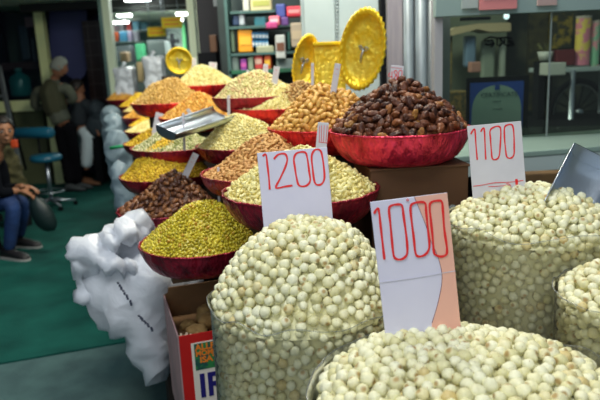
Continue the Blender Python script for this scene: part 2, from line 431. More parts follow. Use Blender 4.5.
pile(c, R, .125, 'cashew', .021, K_cashew, 'cashews', 'lower layers of pale cashews in the crimson bowl behind the 1200 card', 'cashews', 'cashew_nut', 'pale cream cashew on the heap behind the 1200 card', 'pale cashews behind the 1200 card', p=1.15, tilt=.6, peak=(0, .03), cat1='cashew')
c, R = put(262, 171, 124, .44, 0, M_foil_maroon, 'maroon foil bowl of almonds between the cashew heap and the reddish brown dates')
pile(c, R, .13, 'almond', .024, K_almond, 'almonds', 'lower layers of shelled almonds in the maroon bowl', 'almonds', 'almond', 'light brown shelled almond on the heap left of the 1200 card', 'almonds on the heap', p=1.2, tilt=.25, peak=(.05, .03), spacing=.6)
c6, R6 = put(399, 129, 139, .44, 0, M_foil_pink, 'bright pink-red foil bowl of dark dates on the brown carton', h=.10, riser=False)
pile(c6, R6, .168, 'date', .039, K_date, 'dark_dates', 'lower layers of dark brown dates in the pink-red bowl', 'dates', 'dark_date', 'dark brown wrinkled date on the tall heap beside the shop window', 'dark brown dates', p=1.15, spacing=.56, tilt=.5, cat1='date')
c, R = put(326, 126, 116, .44, 0, M_foil_red, 'scarlet foil bowl of golden dried dates, below the gold trays', h=.095)
pile(c, R, .165, 'golden', .032, K_gold, 'golden_dates', 'lower layers of golden dried dates in the scarlet bowl', 'dates', 'golden_date', 'golden yellow dried date on the heap below the gold trays', 'golden dried dates', p=1.3, spacing=.62, cat1='date')
c, R = put(244, 144, 96, .42, 0, M_foil_maroon, 'maroon foil bowl of pale split kernels beside the end of the flat steel scoop')
pile(c, R, .135, 'chip', .015, K_cream, 'pale_kernels', 'heap of pale cream kernels between the flat scoop and the golden dates', 'nuts', p=1.2, tilt=.6)
c, R = put(300, 113, 88, .42, 0, M_foil_red, 'red foil bowl of brown walnut pieces half hidden behind the golden dates')
pile(c, R, .165, 'chip', .019, K_walnut, 'walnut_pieces', 'heap of brown walnut pieces behind the golden dates', 'nuts', p=1.3, tilt=.6)
c, R = put(275, 107, 88, .42, 0, M_foil_red, 'red foil bowl of cream seeds in front of the pistachio bowl')
pile(c, R, .115, 'chip', .013, K_cream, 'cream_seeds', 'heap of cream seeds between the pistachios and the walnut pieces', 'seeds', p=1.2, tilt=.6, peak=(.08, 0))
c, R = put(256, 96, 86, .42, 0, M_foil_maroon, 'dark red foil bowl of pistachios below the packet shelves')
pile(c, R, .125, 'chip', .016, K_pista, 'pistachios', 'heap of pinkish cream pistachios below the packet shelves', 'nuts', p=1.2, tilt=.6)
c, R = put(204, 85, 66, .42, 0, M_foil_red, 'crimson foil bowl of pale seeds beside the door post of the shop')
pile(c, R, .13, 'chip', .016, K_cream, 'pale_seeds', 'heap of pale seeds in the bowl beside the door post', 'seeds', p=1.15, tilt=.6)
c, R = put(176, 146, 90, .42, 0, M_foil_maroon, 'dark foil bowl of green and white mixed seeds under the flat steel scoop')
hmix = pile(c, R, .085, 'chip', .015, K_mixed, 'mixed_seeds', 'green and white mixed seeds under the flat steel scoop', 'seeds', p=1.2, tilt=.6)
# the row that runs back along the passage
c, R = put(160, 142, 72, .42, 0, M_foil_maroon, 'maroon foil bowl of yellow raisins in the passage row, first beyond the scoop')
pile(c, R, .13, 'raisin', .017, K_raisin2, 'amber_raisins', 'heap of amber yellow raisins beyond the flat steel scoop', 'raisins', p=1.2, peak=(.06, 0))
c, R = put(152, 130, 54, .40, 0, M_foil_maroon, 'maroon foil bowl of white kernels in the passage row')
pile(c, R, .07, 'chip', .017, K_cashew, 'white_kernels', 'low heap of white kernels in the maroon bowl of the passage row', 'nuts', p=1.2, tilt=.6)
c, R = put(156, 124, 54, .42, 0, M_foil_maroon, 'foil bowl of bright yellow raisins behind the white kernels in the passage row')
pile(c, R, .09, 'raisin', .018, K_raisin2, 'bright_raisins', 'heap of bright yellow raisins behind the white kernels', 'raisins', p=1.2)
c, R = put(150, 116, 54, .44, 0, M_foil_maroon, 'foil bowl of orange apricot pieces in the passage row')
pile(c, R, .10, 'chip', .022, K_orange, 'apricot_pieces', 'heap of orange apricot pieces in the passage row', 'dried fruit', p=1.2, tilt=.6)
c, R = put(148, 110, 50, .44, 0, M_foil_maroon, 'foil bowl of white slivered nuts behind the apricot pieces')
pile(c, R, .10, 'chip', .018, K_cashew, 'slivered_nuts', 'heap of white slivered nuts behind the apricot pieces', 'nuts', p=1.2, tilt=.6)
c, R = put(143, 105, 48, .44, 0, M_foil_maroon, 'foil bowl of yellow raisins by the aluminium door frame')
pile(c, R, .11, 'raisin', .020, K_raisin2, 'pale_raisins', 'heap of yellow raisins by the aluminium door frame', 'raisins', p=1.2)
c, R = put(127, 99, 40, .42, 0, M_foil_maroon, 'foil bowl of tan almonds at the far end of the passage row')
pile(c, R, .11, 'chip', .026, K_orange, 'far_almonds', 'heap of tan almonds at the far end of the passage row', 'nuts', p=1.3, tilt=.5)
c, R = put(170, 102, 76, .46, 0, M_foil_red, 'red foil bowl of tan flakes below the shop doorway')
pile(c, R, .15, 'chip', .019, K_tan, 'tan_flakes', 'tall heap of tan flakes below the shop doorway', 'nuts', p=1.15, tilt=.6)
c, R = put(200, 116, 80, .44, 0, M_foil_red, 'red foil bowl of brown cut nuts just behind the flat steel scoop')
pile(c, R, .13, 'chip', .018, K_orange, 'cut_nuts', 'heap of orange brown cut nuts behind the flat steel scoop', 'nuts', p=1.2, tilt=.6)

# ------------------------------------------------------------------ display stand under the bowls
M_stand = mat('stand_wood', (.020, .012, .010), .75, col2=(.04, .025, .018), scale=9)
stand = tag(empty('display_stand', st(3.6, .5), A18), 'dark tiered wooden display stand that carries the foil bowls', 'stand')
M_plank = mat('plank_tan', (.16, .09, .045), .7, col2=(.10, .055, .03), scale=8)
for k, (x, y, z, R) in enumerate(RISERS):
    if k in (0,):      # the first bowl stands on a plank that sticks out past the stand
        build('plank', nbox((x + .10, y + .06, z - .012), (.46, .20, .022), A18, .002), M_plank, stand)
        build('post', nbox((x + .36, y + .14, (z - .024) / 2), (.05, .05, z - .024), A18), M_stand, stand); continue
    if k in (1, 2): R *= .7
    build('riser', nbox((x, y, z / 2 - .002), (R * 1.05, R * 1.05, z), A18), M_stand, stand)
build('front_panel', nbox(st(4.7, .20, .34), (.05, 3.6, .68), A18), M_stand, stand)

# carton under the dark dates
d6 = c6.y
cb = tag(empty('cardboard_carton', (c6.x + .03, c6.y + .02, 0), R_(4)), 'plain dark brown carton under the pink-red bowl of dark dates', 'carton')
zt = c6.z - .10 - .001
def lbox(name, c, s, m, parent, bevel=0, smooth=False, rot=None):
    return build(name, nbox(c, s, 0, bevel, rot), m, parent, smooth, local=True)
lbox('carton_body', (0, 0, zt - .16), (.30, .30, .315), M_brownbox, cb, .004)
lbox('lid_flap', (0, -.001, zt - .004), (.306, .304, .008), M_brownbox, cb, .002)
crate = tag(build('wooden_crate', nbox((c6.x + .03, c6.y + .02, (zt - .3175) / 2), (.40, .34, zt - .319), R_(4), .004), M_dark, None), 'dark wooden crate standing below the brown carton', 'crate')

# ------------------------------------------------------------------ sacks of fox nuts
NUT = .0205
platform = tag(build('sack_platform', nbox((.35, 1.22, .145), (1.35, 1.05, .29), 0, .005), M_dark, None), 'low dark platform under the fox nut sacks', 'platform')
cand, stuff_items, cores = [], [], []
def sack(cx, cy, d, R, H, p, label, zb=.29, peak=(0, 0), nut=NUT, lift=.010, seed=0, side_h=.30, ex=1.0):
    c = at(cx, cy, d)
    hp = Heap(c, R * .975, H, p, .012, seed, peak)
    for q, n in hp.scatter(nut * .80, inset=nut * .30): cand.append((q, n, nut))
    for q, n in hp.scatter(nut * .85, inset=nut * .6, drop=nut * .72, tries=14): stuff_items.append((q, rand_quat(), (nut,) * 3))
    v, f = hp.core(nut * .8)
    # wall nuts seen through the film
    dm = nut * .84; pts = []; g = {}
    ntry = int(PI * 2 * R * side_h / dm ** 2 * 22)
    for _ in range(ntry):
        th = random.random() * 2 * PI; z = nut * .35 - random.random() * side_h
        dirv = Vector((math.cos(th), math.sin(th), 0))
        if dirv.dot((CAMP - c).to_2d().to_3d().normalized()) < -.25: continue
        x, y = (R - nut * .62) * dirv.x, (R - nut * .62) * dirv.y
        k = (int(x // dm), int(y // dm), int(z // dm))
        if any((q[0] - x) ** 2 + (q[1] - y) ** 2 + (q[2] - z) ** 2 < dm * dm for i in (-1, 0, 1) for j in (-1, 0, 1) for l in (-1, 0, 1) for q in g.get((k[0] + i, k[1] + j, k[2] + l), ())): continue
        g.setdefault(k, []).append((x, y, z)); stuff_items.append((c + Vector((x, y, z)), rand_quat(), (nut * random.uniform(.9, 1.08),) * 3))
    n0 = len(v); nn = 40
    for zz in (0.0, -(c.z - zb) + .01):
        for j in range(nn):
            a = j * 2 * PI / nn; v.append((c.x + (R - nut * 1.1) * math.cos(a), c.y + (R - nut * 1.1) * math.sin(a), c.z + zz - nut * .8))
    for j in range(nn):
        a, b = n0 + j, n0 + (j + 1) % nn; f += [(a, a + nn, b + nn), (a, b + nn, b)]
    cores.append((v, f))
    t = tag(empty('plastic_sack', (c.x, c.y, zb)), label, 'sack', 'clear sacks of fox nuts')
    hh = c.z - zb; bm = bmesh.new()
    prof = [(.001, .0), (.85, .0), (.98, .03)] + [(1.005, i / 14 * hh) for i in range(1, 15)] + [(1.01, hh + lift * .5), (1.03, hh + lift)]
    sd = seed * 3.3 + 1
    def wob(j, th, r, z):
        w = noise.noise(Vector((math.cos(th) * 2.2, math.sin(th) * 2.2, sd + z * 4))) * .018 + noise.noise(Vector((math.cos(th) * 7, math.sin(th) * 7, sd + z * 9))) * .014
        top = 1 if z > hh - .001 else 0
        return r * R * (1 + abs(w)) if r > .5 else r, z + top * (noise.noise(Vector((math.cos(th) * 2.6, math.sin(th) * 2.6, sd))) * .022)
    lathe(bm, prof, t.location, 96, wob)
    build('film_wall', bm, M_film, t, True)
    bm = bmesh.new(); ring = []
    for k in range(97):
        th = k * 2 * PI / 96; rr, zz = wob(0, th, 1.03, hh + lift)
        ring.append((t.location.x + rr * math.cos(th), t.location.y + rr * math.sin(th), t.location.z + zz))
    tube(bm, ring, .0011, 6, cap=False)
    build('rolled_edge', bm, M_filmrim, t, True)
    return c, hp
cA, hA = sack(302, 298, 1.38, .214, .178, 3.1, 'tall clear plastic sack of fox nuts beside the red carton, with the 1200 card', peak=(.04, .02), seed=1, side_h=.40, nut=.0228)
cB, hB = sack(468, 397, .97, .268, .066, 3.4, 'clear plastic sack of fox nuts in front, with the 1000 card', seed=2, side_h=.2, nut=.0235)
cC, hC = sack(532, 222, 1.52, .208, .080, 2.6, 'clear plastic sack of fox nuts with the 1100 card, by the white counter', seed=3, side_h=.42, nut=.0215)
cD, hD = sack(652, 298, 1.16, .178, .075, 2.2, 'clear plastic sack of fox nuts cut by the picture edge, below the big steel scoop', seed=4, side_h=.25, nut=.0215)
vis = []
hidden = []
for (q, n, s) in cand:
    f = n.dot((CAMP - q).normalized()); x, y, z = proj(q)
    if f > .0 and -6 < x < 606 and -6 < y < 406: vis.append((z / s, q, n, s))
    else: hidden.append((q, n, s))
vis.sort(key=lambda a: a[0])
NIND = 298
for (_, q, n, s) in vis[:NIND]:
    i = random.randrange(6); o = bpy.data.objects.new('fox_nut', tmesh('foxnut', i, K_fox)); C.objects.link(o)
    o.location = q + n * random.uniform(-.002, .003); o.rotation_euler = rand_quat().to_euler(); k = s * random.uniform(.86, 1.16); o.scale = (k, k, k)
    near = (q - cB).length < .3
    dd = (q - cD).length < .22
    if near: tag(o, 'cream popped fox nut on the heap in the sack that holds the 1000 card', 'fox nut', 'fox nuts in the sack with the 1000 card')
    elif dd: tag(o, 'cream popped fox nut in the sack below the big steel scoop', 'fox nut', 'fox nuts in the sack below the big scoop')
    else: tag(o, 'cream popped fox nut on the front slope of the sack with the 1200 card', 'fox nut', 'fox nuts in the sack with the 1200 card')
for (q, n, s) in hidden + [(q, n, s) for (_, q, n, s) in vis[NIND:]]:
    stuff_items.append((q + n * random.uniform(-.002, .003), rand_quat(), (s * random.uniform(.86, 1.14),) * 3))
ev, ef = [], []
for v, f in cores:
    b = len(ev); ev += v; ef += [(a + b, c_ + b, d_ + b) for a, c_, d_ in f]
o = merged('fox_nuts', 'foxlow', stuff_items, K_fox, (ev, ef))
tag(o, 'mass of cream fox nuts filling the clear plastic sacks, below and behind the nearest ones', 'fox nuts', kind='stuff')

# ------------------------------------------------------------------ price cards
def card_frame(TL, TR, BL, d, lean=.03, dl=None, dr=None):
    a, b, c_ = at(*TL, d), at(*TR, dr or d), at(*BL, d - lean)
    x = (b - a).normalized(); z = (a - c_); z = (z - x * z.dot(x)).normalized(); y = z.cross(x)
    W = (b - a).length; Hh = (a - c_).length
    M = Matrix((x, y, z)).transposed()
    return a, M, W, Hh
def affine(TL, TR, BL):
    ux, uy = TR[0] - TL[0], TR[1] - TL[1]; vx, vy = BL[0] - TL[0], BL[1] - TL[1]; D = ux * vy - uy * vx
    return lambda p: (((p[0] - TL[0]) * vy - (p[1] - TL[1]) * vx) / D, (ux * (p[1] - TL[1]) - uy * (p[0] - TL[0])) / D)
def smooth_path(pts, n=4):
    if len(pts) < 3: return pts
    out = []; P = [pts[0]] + list(pts) + [pts[-1]]
    if pts[0] == pts[-1]: P[0] = pts[-2]; P[-1] = pts[1]
    for i in range(1, len(P) - 2):
        p0, p1, p2, p3 = [Vector((*q, 0)) for q in P[i - 1:i + 3]]
        for k in range(n):
            t = k / n
            q = .5 * ((2 * p1) + (p2 - p0) * t + (2 * p0 - 5 * p1 + 4 * p2 - p3) * t * t + (3 * p1 - p0 - 3 * p2 + p3) * t ** 3)
            out.append((q.x, q.y))
    out.append(pts[-1]); return out
def stroke(bm, pts, w, W, H, y=-.0022, closed=False):
    """flat ink ribbon on the card's face, pts as fractions of card width / height"""
    P = [Vector((p[0] * W, y, -p[1] * H)) for p in smooth_path(pts)]
    L = []
    for i, p in enumerate(P):
        a, b = P[max(0, i - 1)], P[min(len(P) - 1, i + 1)]
        if closed and i in (0, len(P) - 1): a, b = P[-2], P[1]
        d = (b - a).normalized(); nrm = Vector((-d.z, 0, d.x)) * w * .5 * (1 + .15 * math.sin(i * .9))
        L.append((bm.verts.new(p + nrm), bm.verts.new(p - nrm), bm.verts.new(p + nrm + Vector((0, -.0006, 0))), bm.verts.new(p - nrm + Vector((0, -.0006, 0)))))
    for a, b in zip(L, L[1:]):
        bm.faces.new((a[2], b[2], b[3], a[3])); bm.faces.new((a[0], a[2], b[2], b[0])); bm.faces.new((a[1], b[1], b[3], a[3]))
def make_card(TL, TR, BL, d, digits, crop, label, m, extra=.18, w=.0045, lean=.03, th=.003, dr=None, name='price_card'):
    a, M, W, H = card_frame(TL, TR, BL, d, lean, dr=dr)
    t = bpy.data.objects.new(name, None); C.objects.link(t); t.location = a; t.rotation_euler = M.to_euler()
    t.empty_display_size = .05
    tag(t, label, 'price card')
    bm = bmesh.new()
    # slightly irregular board
    box(bm, (W / 2, 0, -H * (1 + extra) / 2), (W, th, H * (1 + extra)), 0, .0012)
    build('board', bm, m, t, False, local=True)
    TLc, TRc, BLc = crop; A = affine(TLc, TRc, BLc)
    for s in digits:
        bm = bmesh.new(); pts = [A(p) for p in s[1]]
        stroke(bm, pts, s[2] if len(s) > 2 else w, W, H, -th / 2 - .0004, closed=pts[0] == pts[-1])
        build(s[0], bm, M_red, t, False, local=True)
    return t, W, H, A
z = 'ink_digit'
c1000, W, H, A = make_card((370, 202), (447, 192.5), (389, 330), 1.135, [
    (z, [(50, 128), (60, 108), (72, 100), (80, 130), (90, 200), (105, 300), (118, 388)]),
    (z, [(135, 105), (150, 85), (185, 80), (210, 88), (222, 150), (240, 250), (250, 330), (245, 370), (215, 390), (185, 385), (170, 360), (158, 280), (145, 180), (135, 105)]),
    (z, [(260, 95), (280, 75), (320, 70), (345, 80), (352, 130), (365, 220), (378, 310), (370, 350), (345, 372), (315, 375), (298, 355), (285, 270), (268, 170), (260, 95)]),
    (z, [(370, 92), (385, 70), (420, 65), (440, 72), (448, 120), (460, 220), (475, 300), (482, 340), (478, 370), (450, 380), (420, 372), (405, 350), (395, 270), (380, 170), (370, 92)]),
    ('ink_tick', [(234, 60), (240, 50), (248, 58), (238, 62)], .0012)],
    ((25, 63), (470, 22), (135, 800)), 'white and pink card with red 1000, stuck in the front sack', M_white_card, w=.0042)
A = affine((370, 201), (447, 194), (389, 330))
bm = bmesh.new(); edge = [(414, 197), (420, 210), (427, 226), (432, 240), (438, 252), (442, 262), (445, 274), (445, 286), (442, 304), (437, 323)]
ep = [A(p) for p in edge] + [(.58, 1.17)]
yf = -.0021
prev = None
for (u, v) in ep:
    v = max(v, .002); a = bm.verts.new((u * W, yf, -v * H)); b = bm.verts.new((W * .999, yf, -v * H)); a2 = bm.verts.new((u * W, -.001, -v * H))
    if prev: bm.faces.new((prev[0], prev[1], b, a)); bm.faces.new((prev[0], a, a2, prev[2]))
    prev = (a, b, a2)
bmesh.ops.recalc_face_normals(bm, faces=bm.faces)
tag(build('pink_panel', bm, M_pink, c1000, False, local=True), 'pink curved strip down one side')
bm = bmesh.new(); stroke(bm, [A(p) for p in edge], .0009, W, H, -.0022); build('pencil_line', bm, mat('pencil', (.2, .08, .12), .6), [q for q in c1000.children if q.name.startswith('pink')][0], local=True)
bm = bmesh.new(); stroke(bm, [(0, .62), (.5, .615), (1, .60)], .0012, W, H, -.0022); build('fold_crease', bm, mat('crease', (.66, .65, .76), .7), c1000, local=True)
for ch in c1000.children:   # ink lies over the pink strip
    if ch.name.startswith('ink'): ch.location.y = -.0012
make_card((257, 153), (327, 147), (261.5, 232), 1.56, [
    (z, [(55, 52), (70, 45), (75, 90), (80, 150), (82, 198)]),
    (z, [(105, 65), (125, 45), (155, 42), (165, 65), (155, 100), (130, 150), (110, 190), (150, 185), (185, 180)]),
    (z, [(195, 62), (210, 38), (245, 35), (255, 60), (262, 120), (265, 160), (245, 182), (215, 180), (205, 150), (198, 100), (195, 62)]),
    (z, [(275, 52), (290, 25), (315, 28), (325, 70), (330, 140), (320, 170), (300, 178), (285, 165), (278, 110), (275, 52)])],
    ((30, 38), (345, 12), (50, 385)), 'white card with red 1200, standing behind the tall sack heap', M_white_card, w=.0048)
make_card((467, 126), (521, 121), (471, 193), 1.60, [
    (z, [(48, 98), (62, 75), (70, 80), (75, 150), (82, 222)]),
    (z, [(100, 85), (110, 68), (118, 75), (122, 150), (126, 220)]),
    (z, [(148, 78), (170, 60), (195, 58), (203, 80), (200, 150), (195, 200), (180, 218), (160, 215), (155, 180), (150, 120), (148, 78)]),
    (z, [(222, 62), (240, 48), (262, 50), (270, 90), (272, 160), (270, 195), (255, 210), (235, 205), (228, 170), (222, 110), (222, 62)]),
    ('ink_line', [(62, 352), (110, 345), (170, 333), (250, 328), (320, 318)], .0016), ('ink_line', [(140, 352), (180, 350), (225, 345), (250, 342)], .0012),
    ('ink_line', [(232, 335), (252, 340), (256, 360), (240, 362)], .0014), ('ink_tick', [(284, 312), (287, 345), (289, 374)], .006)],
    ((30, 58), (308, 28), (58, 385)), 'greyish white card with red 1100, beside the shop window', M_white_card2, w=.0036)
make_card((391, 65), (404, 66), (388, 82), 1.98, [
    (z, [(78, 130), (66, 155), (95, 158)]), (z, [(92, 120), (90, 175)]),
    (z, [(118, 110), (105, 125), (128, 155), (118, 185), (108, 165), (128, 130), (118, 110)]),
    (z, [(140, 115), (160, 110), (158, 150), (148, 190), (135, 170), (140, 115)]),
    ('ink_line', [(85, 90), (160, 92)], .001)],
    ((85, 72), (175, 72), (75, 200)), 'tiny white card with red 480 on top of the dark dates', M_white_card2, w=.0022, lean=.005, extra=.6)
make_card((318, 122), (329, 123), (314.5, 145), 1.66, [
    ('ink_line', [(45, 30), (40, 110)], .0012), ('ink_line', [(55, 28), (50, 110)], .0012), ('ink_line', [(68, 28), (60, 112)], .0012), ('ink_line', [(82, 30), (72, 112)], .0012), ('ink_line', [(36, 112), (80, 118)], .0012)],
    ((38, 12), (92, 18), (22, 128)), 'small tag with close red pen strokes, tucked at the rim of the pink-red bowl', M_white_card2, w=.0016, lean=.005, extra=.5)
# plain paper tags on the far heaps
def small_tag(TL, TR, BL, d, label, extra=.5):
    return make_card(TL, TR, BL, d, [('ink_line', [(30, 25), (70, 28)], .0012), ('ink_line', [(35, 50), (60, 52)], .0010)], ((0, 0), (100, 0), (0, 100)), label, M_white_card2, lean=.004, extra=extra, th=.002, name='price_tag')
small_tag((217, 167), (219.5, 167), (216.5, 196), 2.13, 'narrow pale tag seen edge-on at the top of the green raisins')
small_tag((193, 152), (199, 155), (188, 170), 2.55, 'tilted white tag stuck in the reddish brown dates')
small_tag((182, 113), (184.5, 113), (179, 138), 2.55, 'thin upright tag in front of the flat steel scoop')
small_tag((250, 97), (258, 99), (247, 112), 2.9, 'white tag standing on the pale cream kernels')
small_tag((227, 95), (230, 95), (224, 111), 2.85, 'thin white tag near the bright end of the flat scoop')
small_tag((263, 64), (268, 64), (263, 77), 3.0, 'white tag on the pistachio heap, nearer the shelf of packets')
small_tag((274, 66), (280, 67), (273, 80), 2.95, 'leaning white tag between pistachios and cream seeds')
small_tag((246.5, 70), (249, 70), (246.5, 80), 3.0, 'thin tag on the rear slope of the pistachio heap')
small_tag((311, 63), (314, 63), (309.5, 78), 2.35, 'narrow tag on the golden dates before the left gold tray')
small_tag((335, 63), (341, 64), (334, 84), 2.3, 'white and pink tag on the golden dates before the oval gold tray')
small_tag((209, 62), (217, 62.5), (207, 70), 3.95, 'white tag on the pale seeds beside the door post')
small_tag((156, 112), (164, 114), (155, 126), 3.5, 'white tag standing among the amber raisins', 1.0)
small_tag((186, 110), (189, 108), (181, 122), 3.2, 'tilted pale tag just behind the flat scoop')
small_tag((192, 58), (196, 58), (192, 68), 4.1, 'small tag on the pale seeds nearest the round gold tray')
small_tag((141, 94), (144, 94), (140, 103), 4.5, 'small tag in front of the tan almonds')

# ------------------------------------------------------------------ steel scoops
def scoop(p_back, p_front, width, depthv, upv, label, taper=1.0, lipcut=.3, m=None, flare=1.0, grip=False):
    """open trough from its closed back to its cut mouth"""
    a, b = Vector(p_back), Vector(p_front); x = (b - a).normalized(); z = (Vector(upv) - x * Vector(upv).dot(x)).normalized(); y = z.cross(x); L = (b - a).length
    t = bpy.data.objects.new('metal_scoop', None); C.objects.link(t); t.location = a; t.rotation_euler = Matrix((x, y, z)).transposed().to_euler(); tag(t, label, 'scoop')
    bm = bmesh.new(); n, m_ = 20, 12; rows = []
    for side in (0, 1):
        g = []
        for i in range(m_ + 1):
            row = []
            for j in range(n + 1):
                s = j / n * 2 - 1; ph = s * PI / 2
                w = width / 2 * (taper + (flare - taper) * i / m_)
                dd = depthv * (taper + (1 - taper) * i / m_)
                sgn = 1 if s >= 0 else -1
                yy = w * sgn * abs(math.sin(ph)) ** .75; zz = -dd * abs(math.cos(ph)) ** .6
                xx = L * i / m_ + (lipcut * L * (1 - abs(s)) ** .8 * (i / m_) ** 2 - lipcut * L * .5 * (i / m_) ** 2)
                off = .0015 * side
                row.append(bm.verts.new((xx, yy * (1 + off / w), zz - off)))
            g.append(row)
        rows.append(g)
    for g in rows:
        for i in range(m_):
            for j in range(n): bm.faces.new((g[i][j], g[i][j + 1], g[i + 1][j + 1], g[i + 1][j]))
    A_, B_ = rows
    for i in range(m_):
        for j in (0, n): bm.faces.new((A_[i][j], A_[i + 1][j], B_[i + 1][j], B_[i][j]))
    for j in range(n): bm.faces.new((A_[m_][j], A_[m_][j + 1], B_[m_][j + 1], B_[m_][j]))
    build('trough', bm, m or M_steel, t, True, local=True)
    pts = [(width / 2 * taper * (1 if s >= 0 else -1) * abs(math.sin(s * PI / 2)) ** .75, -depthv * taper * abs(math.cos(s * PI / 2)) ** .6) for s in [j / n * 2 - 1 for j in range(n + 1)]]
    bm = bmesh.new(); f0 = [bm.verts.new((0, p[0], p[1])) for p in pts]; f1 = [bm.verts.new((-.002, p[0], p[1])) for p in pts]
    bm.faces.new(f0); bm.faces.new(f1[::-1])
    for j in range(n): bm.faces.new((f0[j], f0[j + 1], f1[j + 1], f1[j]))
    build('back_plate', bm, M_steel2, t, False, local=True)
    bm = bmesh.new()
    tube(bm, [(-.001, 0, -depthv * .35), (-.03, 0, -depthv * .3), (-.06, 0, -depthv * .28), (-.10, 0, -depthv * .28)], [.008, .009, .011, .010], 10)
    if grip: build('handle', bm, M_steel2, t, True, local=True)
    else: bm.free()
    return t
# flat scoop lying on the mixed seeds
pa = at(166, 129, 2.42); pb = at(228, 109, 2.72)
scoop(pa, pb, .125, .045, (-.10, -.62, .78), 'flat bright steel scoop lying across the mixed seeds', taper=.85, lipcut=.15)
# big scoop stuck in the nuts beside the counter
pa = at(598, 155, 1.52); pb = at(566, 222, 1.40)
scoop(pa, pb, .125, .05, (-.12, -.95, .45), 'big steel scoop standing mouth down in the fox nuts by the white counter', taper=1.0, lipcut=.2)

# ------------------------------------------------------------------ gold trays
def tray(cx, cy, d, rx, rz_, yaw, tilt, label, roll=0, deep=.03):
    c = at(cx, cy, d)
    t = bpy.data.objects.new('gold_tray', None); C.objects.link(t); t.location = c
    t.rotation_euler = (Matrix.Rotation(yaw, 3, 'Z') @ Matrix.Rotation(roll, 3, 'Y') @ Matrix.Rotation(tilt, 3, 'X')).to_euler(); tag(t, label, 'tray')
    n = 64
    def ringpts(k, y, scal=0):
        return [(rx * k * math.cos(a) * (1 + scal * math.cos(a * 32)), y, rz_ * k * math.sin(a) * (1 + scal * math.cos(a * 32))) for a in [i * 2 * PI / (n * 2) for i in range(n * 2)]]
    bm = bmesh.new(); prof = [(.001, deep), (.35, deep * .98), (.62, deep), (.74, deep * .95), (.80, deep * .5)]
    rs = []
    for k, y in prof:
        rs.append([bm.verts.new((p[0], p[1] + (.004 * noise.noise(Vector(p) * 60) if k > .01 else 0), p[2])) for p in ringpts(k, y)])
    for a, b in zip(rs, rs[1:]):
        for i in range(n * 2): bm.faces.new((a[i], a[(i + 1) % (n * 2)], b[(i + 1) % (n * 2)], b[i]))
    build('embossed_centre', bm, M_gold, t, True, local=True)
    bm = bmesh.new(); rs = []
    for k, y, s in [(.80, deep * .5, 0), (.84, deep * .05, 0), (.90, -.004, .003), (.97, -.003, .012), (1.0, .002, .018), (.97, .006, .012), (.84, deep * .05 + .004, 0), (.80, deep * .5 + .004, 0)]:
        rs.append([bm.verts.new((p[0], p[1] + (.004 * math.cos(i * 2 * PI / (n * 2) * 32) if s else 0), p[2])) for i, p in enumerate(ringpts(k, y, s))])
    for a, b in zip(rs, rs[1:]):
        for i in range(n * 2): bm.faces.new((a[i], a[(i + 1) % (n * 2)], b[(i + 1) % (n * 2)], b[i]))
    build('scalloped_rim', bm, M_goldrim, t, True, local=True)
    # silver bow
    bm = bmesh.new()
    for sx in (-1, 1):
        tube(bm, [(0, deep - .012, 0), (sx * .012, deep - .022, .016), (sx * .024, deep - .016, .012), (sx * .014, deep - .012, -.002), (0, deep - .012, 0)], .004, 6)
    tube(bm, [(0, deep - .012, 0), (-.006, deep - .012, -.03), (-.004, deep - .010, -.06)], .005, 6)
    build('silver_bow', bm, mat('silver_ribbon', (.5, .55, .62), .35, .8), t, True, local=True)
    return t
tray(362, 50, 2.95, .115, .192, R_(-28), R_(6), 'tall oval gold tray with a silver bow, leaning behind the golden dates', roll=R_(15))
tray(306, 62, 3.10, .075, .135, R_(32), R_(8), 'gold tray leaning at the packet shelves, with a silver bow', roll=R_(10))
tray(179, 61, 4.9, .105, .105, R_(0), R_(10), 'round gold tray with a rim standing in the shop doorway', deep=.03)
# middle rectangular gold box between them
bt = tag(empty('gold_hamper', at(330, 62, 3.12), R_(6)), 'gold wrapped hamper box between the two leaning gold trays', 'hamper')
lbox('hamper_body', (0, .03, -.03), (.155, .06, .22), M_gold, bt, .006)
lbox('hamper_lid', (0.01, .02, .088), (.19, .09, .018), M_goldrim, bt, .004)

# ------------------------------------------------------------------ red carton with label
M_cred = mat('carton_red', (.62, .015, .012), .45, col2=(.42, .008, .008), scale=3)
M_cin = mat('carton_inside', (.16, .085, .035), .85, col2=(.24, .13, .055), scale=8)
M_cside = mat('carton_side', (.42, .26, .26), .7, col2=(.30, .20, .20), scale=6)
FL = at(178, 337, 1.84)
CW, CL, CHt = .28, .40, .40
rc = tag(empty('red_carton', (FL.x, FL.y, FL.z - CHt), A18), 'open red printed carton squeezed beside the tall fox nut sack', 'carton')
lbox('front_panel', (CW / 2, 0.003, CHt / 2), (CW, .005, CHt), M_cred, rc, .001)
lbox('side_panel', (0.0, CL / 2, CHt / 2 + .002), (.005, CL, CHt + .004), M_cside, rc, .001)
lbox('side_panel', (CW, CL / 2, CHt / 2), (.005, CL, CHt), M_cside, rc, .001)
lbox('back_panel', (CW / 2, CL, CHt / 2 + .012), (CW, .005, CHt + .03), M_cin, rc, .001)
lbox('bottom_panel', (CW / 2, CL / 2, .003), (CW, CL, .005), M_cin, rc)
bm = bmesh.new()   # torn inner liner at the front corner
for i in range(7):
    x0 = .004 + i * .006
    tube(bm, [(x0, .008, CHt - .055), (x0 + .002, .009 + .003 * (i % 2), CHt - .02), (x0 + .001, .006, CHt + .008 * math.sin(i * 2.1))], .004, 5)
build('torn_liner', bm, mat('torn_board', (.55, .42, .30), .9), rc, True, local=True)
lb = lbox('printed_label', (.157, -.0006, CHt - .150), (.238, .0015, .24), mat('label_cream', (.78, .72, .62), .5), rc)
lx0, lz1 = .055, CHt - .03
def lab(name, c, s, m): return lbox(name, c, s, m, rc)
lbox('label_picture', (.160, -.002, CHt - .080), (.226, .001, .092), mat('label_green', (.015, .09, .07), .5, col2=(.03, .22, .06), scale=45, contrast=(.45, .55)), rc)
